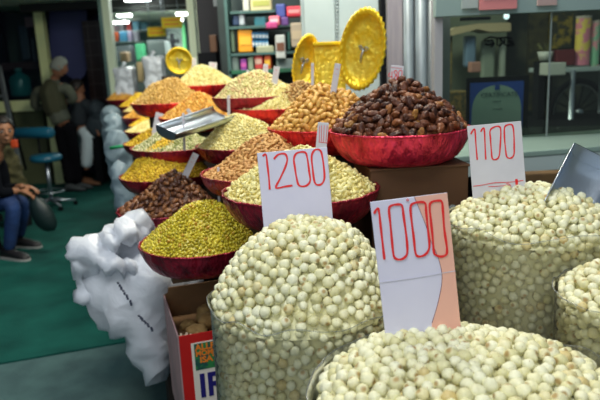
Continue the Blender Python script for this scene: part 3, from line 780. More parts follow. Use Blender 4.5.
def lettering(txt, size, loc, m, parent, rot=(PI / 2, 0, 0), name='lettering', ext=.0006, squash=1.0, shift_bold=.0, align='LEFT'):
    cu = bpy.data.curves.new('lettering', 'FONT'); cu.body = txt; cu.size = size; cu.extrude = ext; cu.offset = shift_bold; cu.align_x = align
    ob = bpy.data.objects.new('lettering_tmp', cu); C.objects.link(ob)
    dg = bpy.context.evaluated_depsgraph_get(); me = bpy.data.meshes.new_from_object(ob.evaluated_get(dg)); bpy.data.objects.remove(ob)
    o = mesh_obj(name, me, m, None); o.parent = parent; o.location = loc; o.rotation_euler = rot; o.scale = (squash, 1, 1)
    return o
M_orange = mat('print_orange', (.85, .22, .02), .5); M_blueink = mat('print_blue', (.015, .012, .16), .5)
lettering('ALLPRO', .030, (.050, -.003, CHt - .057), M_orange, rc, squash=1.0, shift_bold=.001)
lettering('MOMINUM', .024, (.050, -.003, CHt - .077), M_orange, rc, squash=1.0, shift_bold=.001)
lettering('ISAT', .028, (.062, -.003, CHt - .101), M_orange, rc, squash=1.1, shift_bold=.001)
lettering('IRI', .115, (.052, -.003, CHt - .222), M_blueink, rc, squash=.9, shift_bold=.003)
# knobbly tubers in the carton
M_tub = mat('dried_root', (.28, .16, .05), .8, col2=(.42, .27, .10), scale=30, bump=.5)
bed = build('folded_packing', nbox(Vector(rc.location) + U * (CL / 2) + V * (CW / 2) + Vector((0, 0, (CHt - .08) / 2 + .005)), (CW - .02, CL - .02, CHt - .10), A18, .01), M_cin, None)
tag(bed, 'crumpled brown packing inside the red carton', 'packing')
for k, (a, b, z_, s) in enumerate([(.085, .16, .045, 1.15), (.13, .20, .08, 1.2), (.06, .24, .03, .9), (.12, .09, .035, .95), (.19, .13, .05, 1.1), (.18, .24, .06, 1), (.23, .18, .05, 1.1), (.13, .28, .05, 1.2), (.07, .08, .03, 1.0)]):
    bm = bmesh.new(); bmesh.ops.create_icosphere(bm, subdivisions=3, radius=1)
    for v in bm.verts:
        n = v.co.normalized(); k2 = 1 + .3 * noise.noise(n * 1.6 + Vector((k * 5, 0, 0))); v.co = Vector((n.x * .036 * k2, n.y * .028 * k2, n.z * .024 * k2)) * s
    o = build('dried_root', bm, M_tub, None, True); o.location = Vector(rc.location) + V * a + U * b + Vector((0, 0, CHt - .085 + z_ * .5)); o.rotation_euler = (0, .2 * k, k * 1.3)
    tag(o, 'knobbly yellowish brown dried root inside the red carton', 'dried root', 'dried roots in the red carton')
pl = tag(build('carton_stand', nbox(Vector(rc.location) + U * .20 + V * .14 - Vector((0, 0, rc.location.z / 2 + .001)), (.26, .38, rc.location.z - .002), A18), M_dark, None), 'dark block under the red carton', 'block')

# ------------------------------------------------------------------ white plastic bags
def plastic_mat(name, col, haze=.8):
    m = bpy.data.materials.new(name); m.use_nodes = True; N = m.node_tree.nodes; L = m.node_tree.links; b = N['Principled BSDF']
    b.inputs['Base Color'].default_value = (*col, 1); b.inputs['Roughness'].default_value = .36
    tl = N.new('ShaderNodeBsdfTranslucent'); tl.inputs[0].default_value = (*col, 1)
    mx = N.new('ShaderNodeMixShader'); mx.inputs[0].default_value = .25; L.new(b.outputs[0], mx.inputs[1]); L.new(tl.outputs[0], mx.inputs[2]); L.new(mx.outputs[0], N['Material Output'].inputs[0])
    tc = N.new('ShaderNodeNewGeometry'); nz = N.new('ShaderNodeTexNoise'); nz.inputs['Scale'].default_value = 13; nz.inputs['Detail'].default_value = 3; nz.inputs['Distortion'].default_value = 1
    L.new(tc.outputs['Position'], nz.inputs['Vector']); bp = N.new('ShaderNodeBump'); bp.inputs['Strength'].default_value = .35; bp.inputs['Distance'].default_value = .02
    L.new(nz.outputs['Fac'], bp.inputs['Height']); L.new(bp.outputs[0], b.inputs['Normal'])
    return m
M_poly = plastic_mat('white_polythene', (.86, .90, .96)); M_poly2 = plastic_mat('pale_blue_polythene', (.24, .33, .38))
def crumple(name, blobs, m, label, cat, group=None, seed=0, amp=.02, vox=.012, freq=9, parent=None, facets=0, sub=2, flat=False):
    """a slack bag: overlapping stretched balls fused, folded along ridges, then taken down to creased facets"""
    bm = bmesh.new()
    for (p, r, rot) in blobs:
        M = Matrix.Translation(p) @ Euler(rot).to_matrix().to_4x4() @ Matrix.Diagonal((*r, 1))
        bmesh.ops.create_icosphere(bm, subdivisions=4, radius=1, matrix=M)
    me = bpy.data.meshes.new(name); bm.to_mesh(me); bm.free()
    o = bpy.data.objects.new(name, me); C.objects.link(o)
    md = o.modifiers.new('r', 'REMESH'); md.mode = 'VOXEL'; md.voxel_size = vox; md.use_smooth_shade = True
    dg = bpy.context.evaluated_depsgraph_get(); me2 = bpy.data.meshes.new_from_object(o.evaluated_get(dg)); bpy.data.objects.remove(o)
    off = Vector((seed * 7.3, seed * 2.1, seed))
    nv = []
    for v in me2.vertices:
        p = v.co; q = p * freq + off
        w = Vector((noise.noise(q * .5), noise.noise(q * .5 + Vector((9, 0, 0))), noise.noise(q * .5 + Vector((0, 9, 0)))))
        a = 1 - abs(noise.noise(q + w * 1.5)) * 2.2
        b = 1 - abs(noise.noise(q * 2.3 + w * 2)) * 2.2
        nv.append(p + v.normal * (amp * (a - .4) + amp * .45 * (b - .4)))
    for v, p in zip(me2.vertices, nv): v.co = p
    if facets:
        o = bpy.data.objects.new(name, me2); C.objects.link(o)
        d = o.modifiers.new('d', 'DECIMATE'); d.ratio = min(1, facets / max(1, len(me2.polygons) * 2))
        if sub: sb = o.modifiers.new('s', 'SUBSURF'); sb.levels = sub; sb.render_levels = sub
        dg = bpy.context.evaluated_depsgraph_get(); me3 = bpy.data.meshes.new_from_object(o.evaluated_get(dg)); bpy.data.objects.remove(o); me2 = me3
    me2.shade_smooth() if not flat else me2.shade_flat()
    o = mesh_obj(name, me2, m, None); tag(o, label, cat, group)
    return o
def A_(px, py, d): return at(px, py, d)
D_ = 2.32
g1 = crumple('plastic_bag', [(A_(128, 298, D_), (.15, .13, .17), (0, 0, 0)), (A_(148, 330, D_), (.09, .11, .17), (0, .35, 0)), (A_(112, 278, D_), (.10, .10, .08), (0, 0, 0)), (A_(158, 362, D_), (.045, .09, .09), (0, .3, 0)), (A_(152, 278, D_), (.12, .12, .12), (0, 0, 0)), (A_(180, 285, D_ + .12), (.10, .08, .09), (0, 0, 0)), (A_(158, 335, D_), (.05, .10, .14), (0, .1, 0)), (A_(140, 250, D_ + .12), (.10, .10, .10), (0, 0, 0))],
             M_poly, 'big full white polythene bag hanging down beside the red carton', 'plastic bag', seed=1, amp=.022, freq=7.5, facets=520, sub=0)
g2 = crumple('plastic_bag', [(A_(96, 250, D_ - .03), (.085, .08, .045), (0, .25, 0)), (A_(120, 236, D_ - .02), (.085, .08, .045), (0, -.55, 0)), (A_(84, 262, D_ - .04), (.05, .06, .06), (0, 0, 0)), (A_(86, 288, D_ - .05), (.022, .04, .085), (0, .15, 0)), (A_(140, 228, D_ + .02), (.045, .06, .06), (0, -.5, 0)), (A_(112, 262, D_ - .07), (.085, .06, .035), (0, .3, 0)), (A_(77, 250, D_ - .05), (.03, .05, .05), (0, .5, 0))],
             M_poly, 'crumpled empty white polythene bag lying on top of the full one', 'plastic bag', seed=5, amp=.034, freq=12, vox=.008, facets=900, sub=0)
for k, (pa_, pb_) in enumerate((((118, 283), (131, 305)), ((139, 316), (152, 331)))):
    bm = bmesh.new(); q0, q1 = at(*pa_, D_ - .16), at(*pb_, D_ - .16)
    for i in range(9): box(bm, q0.lerp(q1, i / 8) + Vector((.002 * math.sin(i * 3), .004 * i * .3, 0)), (.008, .003, .007 + .003 * (i % 3)))
    pm = build('printed_mark', bm, mat('print_dark', (.05, .06, .10), .6), g1)
rest = tag(build('low_bench', nbox((at(150, 385, 2.3).x + .27, 2.36, .20), (.30, .26, .40), A18, .004), M_dark, None), 'dark low bench under the full white bag', 'bench')
# pale bags along the passage side of the stall
specs = [(121, 186, 3.4, .055, .14, 'pale bag hanging below the yellow raisins at the passage side'), (118, 152, 4.2, .085, .16, 'pale blue bag below the amber raisins, tied with a green strap'), (115, 133, 5.0, .10, .16, 'pale blue-grey bag bunched under the white kernels'), (112, 118, 5.8, .10, .12, 'pale bag under the far almond bowl')]
for k, (px, py, d, r, h, lb_) in enumerate(specs):
    p = A_(px, py, d)
    crumple('passage_bag', [(p, (r, r, h), (0, 0, 0)), (p + Vector((.02, 0, -h * .9)), (r * 1.1, r, h * .8), (0, 0, 0))], M_poly2, lb_, 'plastic bag', seed=10 + k, amp=.02, vox=.014, freq=9, facets=400, sub=1)
bm = bmesh.new(); p = A_(124, 146, 4.05); tube(bm, [p + Vector((-.09, 0, -.01)), p + Vector((-.02, -.02, 0)), p + Vector((.06, 0, -.005)), p + Vector((.13, .03, .0))], .012, 6)
tag(build('green_strap', bm, mat('strap_green', (.02, .35, .12), .5), None, True), 'green strap tied round the pale blue passage bag', 'strap')

# ------------------------------------------------------------------ the setting
def structure(o): return tag(o, kind='structure')
M_conc = mat('grey_step', (.055, .125, .125), .8, col2=(.035, .085, .09), scale=7, bump=.3, bscale=90)
M_carpet = mat('teal_carpet', (.002, .052, .044), .9, col2=(.006, .095, .076), scale=3.5, bump=.5, bscale=120, contrast=(.3, .7), spec=.2)
structure(build('floor', nbox((0, 6, -.03), (16, 20, .06)), M_conc))
bm = bmesh.new(); box(bm, st(9.4, -1.2, .004), (7.0, 12.0, .012), A18)
structure(build('floor_carpet', bm, M_carpet))
M_navy = mat('navy_wall', (.016, .020, .070), .7, col2=(.024, .030, .09), scale=2)
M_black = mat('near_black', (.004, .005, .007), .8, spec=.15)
M_olive = mat('olive_panel', (.10, .12, .055), .7, col2=(.07, .085, .04), scale=2)
M_frame = mat('aluminium_frame', (.78, .84, .42), .5, .0, col2=(.70, .78, .42), scale=3)
M_frame2 = mat('pale_frame', (.66, .78, .58), .5, .0)
structure(pbox('wall_back', 40, -60, 108, 215, 9.3, .1, M_navy))
structure(pbox('wall_left', -140, -60, 46, 215, 9.2, .1, mat('dim_green_wall', (.05, .062, .045), .8, col2=(.03, .04, .03), scale=2)))
# dark tiled strip: grid of joints in the material
def tile_mat():
    m = bpy.data.materials.new('dark_tiles'); m.use_nodes = True; N = m.node_tree.nodes; L = m.node_tree.links; b = N['Principled BSDF']; b.inputs['Roughness'].default_value = .3
    g = N.new('ShaderNodeNewGeometry'); mp = N.new('ShaderNodeMapping'); mp.inputs['Rotation'].default_value = (PI / 2, 0, 0); br = N.new('ShaderNodeTexBrick')
    br.offset = 0; br.inputs['Scale'].default_value = 1; br.inputs['Brick Width'].default_value = .13; br.inputs['Row Height'].default_value = .19; br.inputs['Mortar Size'].default_value = .006
    br.inputs['Color1'].default_value = (.018, .009, .010, 1); br.inputs['Color2'].default_value = (.026, .013, .012, 1); br.inputs['Mortar'].default_value = (.07, .055, .055, 1)
    L.new(g.outputs['Position'], mp.inputs[0]); L.new(mp.outputs[0], br.inputs[0]); L.new(br.outputs[0], b.inputs['Base Color']); return m
structure(pbox('wall_tiled', 93, 20, 116, 215, 8.6, .1, tile_mat()))
structure(build('ceiling', nbox((-4.2, 9.5, 3.3), (9, 13, .1)), mat('dark_ceiling', (.03, .035, .04), .9)))
structure(build('wall_far_left', nbox((-6.6, 7, 1.6), (.1, 14, 3.4)), M_navy))
# hanging dark blue tarpaulin with a rounded lower corner
bm = bmesh.new(); n = 14; P = [(48, -30), (86, -30), (87, 30), (87, 66), (85, 75), (80, 80), (74, 80), (66, 74), (60, 64), (50, 56)]
f_ = []
for off in (0, .03): f_.append([bm.verts.new(at(x, y, 8.75) + Vector((0, off, 0))) for x, y in P])
bm.faces.new(f_[0]); bm.faces.new(f_[1][::-1])
for i in range(len(P)): bm.faces.new((f_[0][i], f_[0][(i + 1) % len(P)], f_[1][(i + 1) % len(P)], f_[1][i]))
tag(build('tarpaulin', bm, mat('blue_tarpaulin', (.045, .055, .17), .55, col2=(.055, .068, .20), scale=1.5)), 'dark blue hanging sheet with rounded lower corner behind the grey-haired man', 'tarpaulin')
# left glazed door
structure(pbox('door_1', -6, -40, 44, 100, 8.5, .02, glass_mat('door_glass', (.8, .9, .9))))
d1 = tag(pbox('door_frame', 43.5, -40, 52, 215, 8.42, .12, M_frame), kind='structure')
structure(pbox('trim_1', -30, 101, 50, 112, 8.42, .08, M_frame))
structure(pbox('trim_2', -30, -2, 36, 4, 8.44, .06, mat('teal_rail', (.02, .07, .07), .6)))
structure(pbox('door_lower', -30, 112, 48, 192, 8.5, .06, M_olive))
def item(name, label, cat, x0, y0, x1, y1, d, th, m, band=None, group=None, bevel=.006, bandm=None, rz=0):
    a, b = at(x0, y0, d), at(x1, y1, d)
    w, h = abs(b.x - a.x), abs(a.z - b.z); c = (a + b) / 2
    t = tag(empty(name, (c.x, d + th / 2, c.z - h / 2), rz or (random.uniform(-.22, .22) if name in ('food_packet', 'small_box') else 0)), label, cat, group)
    wr_ = lbox('wrapper', (0, 0, h / 2), (w, th, h), m, t, min(bevel, w * .2, h * .2))
    if bandm is not None: lbox('printed_band', (0, -th / 2 - .001, h * .5), (w * .8, .004, h * .35), bandm, wr_)
    return t
col = lambda n, c, r=.5, **k: mat('plain_' + n, c, r, **k)
item('poster', 'pinkish white torn poster behind the glass door', 'poster', 24, 17, 34, 27, 8.9, .02, col('dusty_pink', (.36, .16, .17)))
item('fabric_roll', 'dim blue-grey roll of cloth standing behind the glass door', 'cloth', 17, 25, 31, 60, 8.95, .15, col('dim_blue', (.045, .06, .085)), bevel=.04)
item('fabric_roll', 'paler narrow roll of cloth beside the glass door frame', 'cloth', 30, 38, 36, 62, 8.9, .1, col('dim_lilac', (.10, .09, .11)), bevel=.03)
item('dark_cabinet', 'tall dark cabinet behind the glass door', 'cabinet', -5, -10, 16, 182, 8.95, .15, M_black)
item('red_strip_shelf', 'dim brownish red shelf behind the glass door', 'shelf', 0, 63, 40, 69, 8.8, .2, col('dim_maroon', (.05, .014, .014)))
# teal water can behind the glass
def water_can():
    c = at(22, 96, 8.75); t = tag(empty('water_can', c), 'translucent teal water can on the floor of the glazed shop', 'water can'); bm = bmesh.new()
    lathe(bm, [(.001, 0), (.13, 0), (.14, .03), (.14, .22), (.12, .27), (.05, .31), (.04, .34), (.001, .34)], c, 24)
    build('can_body', bm, col('teal_plastic', (.02, .17, .18), .25), t, True)
    bm = bmesh.new(); lathe(bm, [(.001, .345), (.045, .345), (.045, .375), (.001, .375)], c, 16); build('cap', bm, col('pale_teal', (.1, .3, .3)), t, True)
water_can()
# step ladder leaning at the frame edge
def ladder():
    t = tag(empty('step_ladder', (at(14, 150, 7.2).x, 7.2, 0)), 'grey aluminium step ladder leaning at the picture edge behind the seated person', 'ladder'); ma = col('aluminium', (.20, .23, .24), .4, metal=.6)
    for (a, b) in (((-1, 66), (20, 168)), ((-14, 66), (2, 168))):
        pa, pb = at(*a, 7.5), at(*b, 7.1); bm = bmesh.new(); tube(bm, [pa, pb], .028, 4); build('rail', bm, ma, t)
    for k in range(5):
        f = .1 + .2 * k; pa = at(-1, 66, 7.5).lerp(at(20, 168, 7.1), f); pb = at(-14, 66, 7.5).lerp(at(2, 168, 7.1), f); bm = bmesh.new(); tube(bm, [pa, pb], .018, 6); build('rung', bm, ma, t)
    bm = bmesh.new(); tube(bm, [at(-1, 66, 7.5), at(26, 170, 7.75)], .018, 4); build('rear_strut', bm, M_black, t)
ladder()

# ---- shop room seen through the doorway
shopwall = mat('shop_wall', (.16, .26, .24), .7, col2=(.11, .19, .19), scale=2)
shopceil = mat('shop_ceiling', (.78, .78, .64), .8)
xl, xr = at(104, 60, 7.4).x, at(196, 60, 7.4).x
structure(build('ceiling_shop', nbox(((xl + xr) / 2 - .6, 10.1, 2.42), (xr - xl + 2.6, 5.8, .08)), shopceil))
structure(pbox('wall_shop_back', 90, 5, 215, 200, 12.6, .1, shopwall))
structure(build('wall_shop_left', nbox((xl - .80, 10.3, 1.2), (.08, 4.6, 2.4), R_(16)), shopwall))
structure(pbox('door_post', 109, -40, 116, 184, 7.3, .12, M_frame2))
structure(pbox('trim_3', 191, -40, 198, 160, 6.6, .10, M_frame2))
structure(pbox('trim_4', 200, -40, 206.5, 160, 6.3, .10, M_frame2))
tubes = [(126, 151, 8.0), (120, 147, 8.7), (117, 144, 9.4), (117, 131, 10.2), (112, 127, 11.6), (176, 189, 10.4), (172, 182, 11.6)]
M_tube = mat('tube_light', (.9, .95, 1), .4, emit=(.9, 1, .95), estr=22)
for i, (x0, x1, d) in enumerate(tubes):
    zc = 2.345; a = at(x0, 10, d); b = at(x1, 10, d)
    t = tag(empty('ceiling_light', ((a.x + b.x) / 2, d, zc)), ['long fluorescent strip nearest the doorway on the shop ceiling', 'second fluorescent strip from the doorway on the shop ceiling', 'third fluorescent strip from the doorway', 'short fluorescent strip, fourth from the doorway', 'farthest fluorescent strip over the packet shelves of the shop', 'fluorescent strip above the yellow signs', 'small fluorescent strip farthest back above the yellow signs'][i], 'ceiling light')
    lbox('housing', (0, 0, .012), (b.x - a.x, .16, .02), shopceil, t); lbox('tube', (0, 0, -.012), ((b.x - a.x) * .96, .11, .026), M_tube, t, .006)
structure(build('beam_1', nbox(((xl + xr) / 2 - .5, 8.35, 2.33), (2.6, .10, .10)), col('dark_beam', (.02, .02, .02))))
structure(build('beam_2', nbox(((xl + xr) / 2 - .5, 9.05, 2.33), (2.6, .10, .10)), col('dark_beam', (.02, .02, .02))))
M_shelf = col('shelf_teal', (.05, .12, .11)); M_shelfw = col('shelf_white', (.45, .5, .5))
def board(x0, x1, y, d, depth, m, label, th=.02):
    a, b = at(x0, y, d), at(x1, y, d)
    return tag(build('shelf_board', nbox(((a.x + b.x) / 2, d + depth / 2, (a.z + b.z) / 2), (b.x - a.x, depth, th), 0, .002), m), label, 'shelf')
board(110, 150, 31, 12.0, .4, M_shelfw, 'upper white shelf board at the back of the shop room')
board(110, 141, 42, 11.6, .4, M_shelfw, 'lower white shelf board at the back of the shop room')
back_items = [('red-orange', 112, 32, 118, 41, (.55, .10, .03)), ('sky blue', 119, 32, 127, 41, (.08, .30, .50)), ('lilac', 128, 31, 133, 41, (.45, .38, .55)), ('white and lilac', 133.5, 32, 138, 41, (.55, .52, .62))]
for n, x0, y0, x1, y1, c_ in back_items: item('food_packet', f'{n} packet on the lower white shelf of the shop room', 'packet', x0, y0, x1, y1, 11.65, .15, col(n.replace(' ', '_') + '_packet', c_))
for n, x0, y0, x1, y1, c_ in [('pinkish white', 110, 22, 117, 30, (.5, .35, .4)), ('pale grey', 118, 23, 124, 30, (.40, .42, .45)), ('bright red', 126, 20, 131, 30, (.60, .05, .04)), ('light blue', 132, 21, 139, 30, (.10, .30, .42)), ('dark teal', 140, 22, 148, 30, (.03, .12, .16))]:
    item('food_packet', f'{n} packet on the upper white shelf of the shop room', 'packet', x0, y0, x1, y1, 12.05, .15, col(n.replace(' ', '_') + '_packet', c_))
item('storage_bin', 'dark bin standing under the lower white shelf of the shop room', 'bin', 113, 46, 131, 62, 9.9, .3, col('dark_grey', (.03, .035, .04)))
item('bottle_crate', 'green crate beside the lower white shelf', 'crate', 135, 44, 144, 60, 9.9, .2, col('crate_green', (.01, .12, .05)))
item('fridge', 'pale grey cooler box behind the wrapped sacks', 'cooler', 147, 41, 166, 62, 9.0, .4, col('fridge_grey', (.25, .30, .30)))
item('brass_pot', 'dark pot with a brass glint under the white shelf', 'pot', 119, 52, 128, 62, 9.4, .2, col('dark_brass', (.10, .06, .03), metal=.5), bevel=.08)
item('wall_panel', 'whitish panel on the wall behind the black fan', 'panel', 166, 27, 187, 62, 11.0, .05, col('panel_white', (.38, .44, .42)))
item('green_banner', 'green strip of cloth beside the door post', 'banner', 181, 25, 187, 55, 10.6, .04, col('banner_green', (.05, .28, .10)))
for n, x0, y0, x1, y1, d in (('lower', 147, 27.5, 166, 36, 7.9), ('upper', 161, 17.5, 182, 27.5, 7.6)):
    t = item('yellow_sign', f'{n} of the two yellow hanging signs in the shop doorway', 'sign', x0, y0, x1, y1, d, .02, mat('sign_yellow', (.95, .72, .01), .5, emit=None), bevel=.002)
    for k in range(2): lbox('red_print', (0, -.012, .045 + k * .045), (.17, .003, .010), M_red, t)
    for sx in (-1, 1):
        bm = bmesh.new(); tube(bm, [(sx * .08, 0, .11), (sx * .08, 0, 2.38 - t.location.z)], .003, 4); build('hanging_wire', bm, M_steel2, t, local=True)
# black fan
t = tag(empty('wall_fan', at(172, 41, 10.2)), 'black fan with a round guard behind the upper yellow sign', 'fan')
bm = bmesh.new(); 
for k in range(3): tube(bm, [(.16 * (1 - .3 * k) * math.cos(a), -.02 * k, .16 * (1 - .3 * k) * math.sin(a)) for a in [i * PI / 12 for i in range(25)]], .006, 5, cap=False)
build('guard', bm, M_black, t, local=True)
for k in range(4):
    bm = bmesh.new(); box(bm, (.06 * math.cos(k * PI / 2), .02, .06 * math.sin(k * PI / 2)), (.11, .006, .06), rot=Matrix.Rotation(-k * PI / 2, 3, 'Y')); build('blade', bm, M_black, t, local=True)
lbox('motor', (0, .06, 0), (.07, .10, .07), M_black, t, .02); lbox('stem', (.02, .08, -.16), (.03, .03, .2), M_black, t)
tag(pbox('shop_counter', 124, 62.5, 188, 160, 9.0, 1.2, mat('counter_grey', (.12, .15, .14), .6)), 'dim grey counter inside the shop room behind the bundles', 'counter')
# silver wrapped sacks in the doorway
M_wrap = mat('clear_wrap', (.34, .38, .42), .3, col2=(.60, .66, .72), scale=14, bump=.7, bscale=20, contrast=(.42, .58))
for n, x0, y0, x1, y1, d in (('lower', 115, 68, 137, 97, 6.5), ('taller', 144, 57, 166, 92, 6.2)):
    a, b = at(x0, y0, d), at(x1, y1, d); c = (a + b) / 2; w2, h2 = abs(b.x - a.x), abs(a.z - b.z)
    t = tag(empty('wrapped_bundle', (c.x, d, c.z - h2 / 2)), f'{n} of two bundles wrapped in shiny clear plastic in the shop doorway', 'bundle')
    bm = bmesh.new(); box(bm, (0, 0, h2 / 2), (w2, .2, h2), 0, .02); bmesh.ops.subdivide_edges(bm, edges=bm.edges[:], cuts=6, use_grid_fill=True)
    for v in bm.verts: v.co += Vector((noise.noise(v.co * 14), noise.noise(v.co * 14 + Vector((5, 0, 0))), noise.noise(v.co * 11))) * .018
    build('wrapping', bm, M_wrap, t, True, local=True)
    bm = bmesh.new(); tube(bm, [(-.01, -.05, h2), (0, -.04, h2 + .02), (.02, -.05, h2 + .045)], [.02, .009, .022], 8); build('tied_neck', bm, M_wrap, t, True, local=True)
item('paper_sack', 'narrow tan paper sack between the two wrapped bundles', 'sack', 136, 62, 144, 82, 6.4, .12, col('tan_paper', (.45, .36, .18)), bevel=.02)

# ---- dark bay and packet shelves
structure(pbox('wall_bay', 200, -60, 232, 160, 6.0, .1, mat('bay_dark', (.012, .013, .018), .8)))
item('brown_box', 'dim brown box on a ledge in the dark bay beside the door post', 'box', 209, 35, 217, 52, 5.8, .15, col('dim_brown', (.10, .045, .02)))
item('dim_sheet', 'grey sheet of cloth slanting in the dark bay', 'cloth', 212, -12, 232, 6, 5.6, .04, col('slate_cloth', (.10, .12, .13)))
structure(pbox('wall_shelves', 222, -60, 312, 200, 5.45, .08, mat('shelf_back', (.035, .055, .055), .8, col2=(.02, .03, .03), scale=3)))
DS = 5.0
board(230, 275, 12, DS, .35, M_shelf, 'top glass-green shelf board under the cream carton')
board(229, 303, 26.5, DS, .35, M_shelf, 'second shelf board above the blue and white jars')
board(229, 303, 53.5, DS, .35, M_shelf, 'third shelf board under the orange packet')
board(229, 303, 71, DS, .35, mat('shelf_green', (.02, .14, .07), .4), 'bottom green shelf board behind the pistachios', .03)
tag(pbox('shelf_upright', 226, -30, 229, 95, DS, .35, M_shelf), 'dark upright at the door side of the packet shelves', 'shelf')
def sitem(label, cat, x0, y0, x1, y1, c_, nm='food_packet', dd=0, bandc=None, bevel=.01, th=.14):
    return item(nm, label, cat, x0, y0, x1, y1, DS + .02 + dd, th, col(nm + '_' + '_'.join(map(str, c_)), c_), bandm=None if bandc is None else col('band_' + '_'.join(map(str, bandc)), bandc), bevel=bevel)
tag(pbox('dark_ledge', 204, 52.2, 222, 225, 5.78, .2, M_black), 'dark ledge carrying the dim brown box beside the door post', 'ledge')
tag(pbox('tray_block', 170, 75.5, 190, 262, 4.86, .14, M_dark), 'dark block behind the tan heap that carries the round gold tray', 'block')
sitem('white box on the top shelf beside the cream carton', 'box', 242, -4, 249, 11, (.6, .6, .52), 'small_box')
sitem('cream carton with yellow band on the top shelf', 'carton', 250, -4, 272, 10.5, (.62, .55, .30), 'cream_carton', bandc=(.40, .42, .10))
sitem('white crumpled packet on the second shelf near the upright', 'packet', 239, 11, 245, 25, (.50, .56, .60))
sitem('navy packet on the second shelf near the upright', 'packet', 231, 15, 238, 25.5, (.03, .06, .13))
sitem('teal packet in the middle of the second shelf', 'packet', 254, 17, 266, 26, (.02, .16, .20))
sitem('blue packet at the back of the second shelf', 'packet', 277, 4, 287, 17, (.05, .08, .30))
sitem('bright red packet on top of the second shelf pile', 'packet', 287, 6.5, 302, 16, (.70, .04, .07), dd=-.05, bandc=(.75, .3, .3))
sitem('pink and red packet leaning on the second shelf', 'packet', 270, 16, 281, 25, (.80, .16, .22), dd=-.05, bandc=(.8, .5, .5))
sitem('dark blue and red packet on the second shelf', 'packet', 281, 17, 289, 25.5, (.12, .05, .22), dd=-.03)
sitem('magenta packet hanging over the edge of the second shelf', 'packet', 266, 22, 276, 28, (.65, .08, .28), dd=-.10)
for k in range(6):   # jars, 6 x 2
    for r in range(2):
        x = 250 + k * 3.4; y = 33 + r * 8
        a = at(x, y + 6, DS + .03); wd = 3.0 * DS / F
        t = tag(empty('small_jar', a + Vector((0, .03, 0))), ('upper' if r == 0 else 'lower') + ' row jar with pale blue label on the packet shelves', 'jar', 'jars in the upper row' if r == 0 else 'jars in the lower row')
        jb = lbox('jar_body', (0, 0, .022), (wd * .9, .05, .042), col('jar_blue', (.06, .30, .55)), t, .004); lbox('jar_label', (0, -.026, .022), (wd * .7, .003, .022), col('jar_white', (.7, .78, .8)), jb)
        lbox('lid', (0, 0, .048), (wd * .8, .045, .008), col('jar_lid', (.5, .15, .1) if r else (.03, .18, .4)), t)
sitem('bright orange packet on the third shelf', 'packet', 236.5, 29.5, 252, 52, (.88, .36, .015), bandc=(.92, .50, .04))
sitem('yellow-green strip packet beside the shelf upright', 'packet', 230, 30, 235, 52, (.10, .16, .10))
sitem('white box with brown picture on the third shelf', 'box', 275, 35, 286, 58.5, (.52, .55, .52), 'picture_box', dd=-.08, bandc=(.16, .06, .03))
sitem('tan cereal box on the third shelf beside the white cabinet', 'box', 290.5, 23, 303, 47, (.40, .33, .24), 'tan_box', dd=-.06, bandc=(.50, .40, .26))
sitem('dark green bottle packet between the white box and the tan box', 'packet', 286.5, 32, 290, 50, (.02, .10, .08))
sitem('olive sack on the third shelf above the red packets', 'packet', 256, 46, 274, 53, (.32, .34, .22), bevel=.03)
sitem('red flowered packet on the bottom shelf', 'packet', 255, 53.5, 264, 69, (.60, .06, .06), bandc=(.7, .45, .35))
sitem('red and yellow packet on the bottom shelf', 'packet', 264.5, 55, 272, 70, (.60, .10, .03), bandc=(.85, .50, .05))
sitem('purple packet on the bottom shelf near the upright', 'packet', 240, 59, 247, 71, (.30, .06, .36), bandc=(.6, .1, .4))
sitem('grey-green packet on the bottom shelf beside the purple one', 'packet', 231, 55, 239, 71, (.16, .22, .20))
sitem('pale green packet on the bottom shelf between purple and red', 'packet', 248, 57, 254, 70, (.30, .36, .25))
sitem('grey carton on the bottom shelf next to the white cabinet', 'carton', 276, 59, 299, 71, (.20, .26, .25), 'grey_carton')

# ---- white cabinet behind the trays
M_cabi = mat('cabinet_white', (.50, .60, .60), .55, col2=(.42, .52, .53), scale=3)
cbn = tag(empty('white_cabinet', at(345, 150, 3.75)), 'pale bluish white cabinet behind the gold trays', 'cabinet')
pbox('cabinet_body', 303, -60, 384, 160, 3.70, .25, M_cabi, cbn)
for x0, x1, hx in ((305, 336, 333), (338, 383, 342)):
    dr_ = pbox('door', x0, -60, x1, 150, 3.67, .025, M_cabi, cbn, bevel=.006); pbox('handle', hx - 1, 84, hx + 1, 94, 3.655, .012, M_steel2, dr_)
bm = bmesh.new(); a, b = at(337, -60, 3.65), at(337, 150, 3.65); nseg = 60
for k in range(nseg): tube(bm, [a.lerp(b, k / nseg), a.lerp(b, (k + .7) / nseg)], .008, 6)
build('beaded_trim', bm, mat('bead_grey', (.36, .44, .46), .5), cbn, True)

# ---- posts of the shop front
structure(pbox('wall_strip', 382, -60, 390, 200, 3.42, .1, M_black))
structure(pbox('wall_panel_mauve', 388.5, -60, 403, 200, 3.30, .06, mat('mauve_grey', (.27, .25, .29), .6, col2=(.33, .31, .34), scale=12, stretch=(4, 4, .4))))
structure(pbox('wall_gap', 400, -60, 450, 200, 3.40, .08, mat('post_backing_grey', (.16, .18, .20), .7)))  # even grey backing in the gaps between the posts
def pipe(x, w, d, m, lab):
    a, b = at(x, -60, d), at(x, 200, d); cx = at(x, 100, d).x; bm = bmesh.new(); tube(bm, [(cx, d, a.z), (cx, d, .0)], w, 16)
    t = tag(empty('steel_post', (cx, d, 0)), lab, 'post'); build('post_tube', bm, m, t, True)
    for zz in (1.9, 1.2):
        bm = bmesh.new(); tube(bm, [(cx, d, zz), (cx, d, zz + .03)], w * 1.12, 16); build('collar', bm, m, t, True)
M_post = mat('post_steel', (.20, .25, .28), .45, .15, col2=(.12, .15, .17), scale=10, stretch=(3, 3, .5))
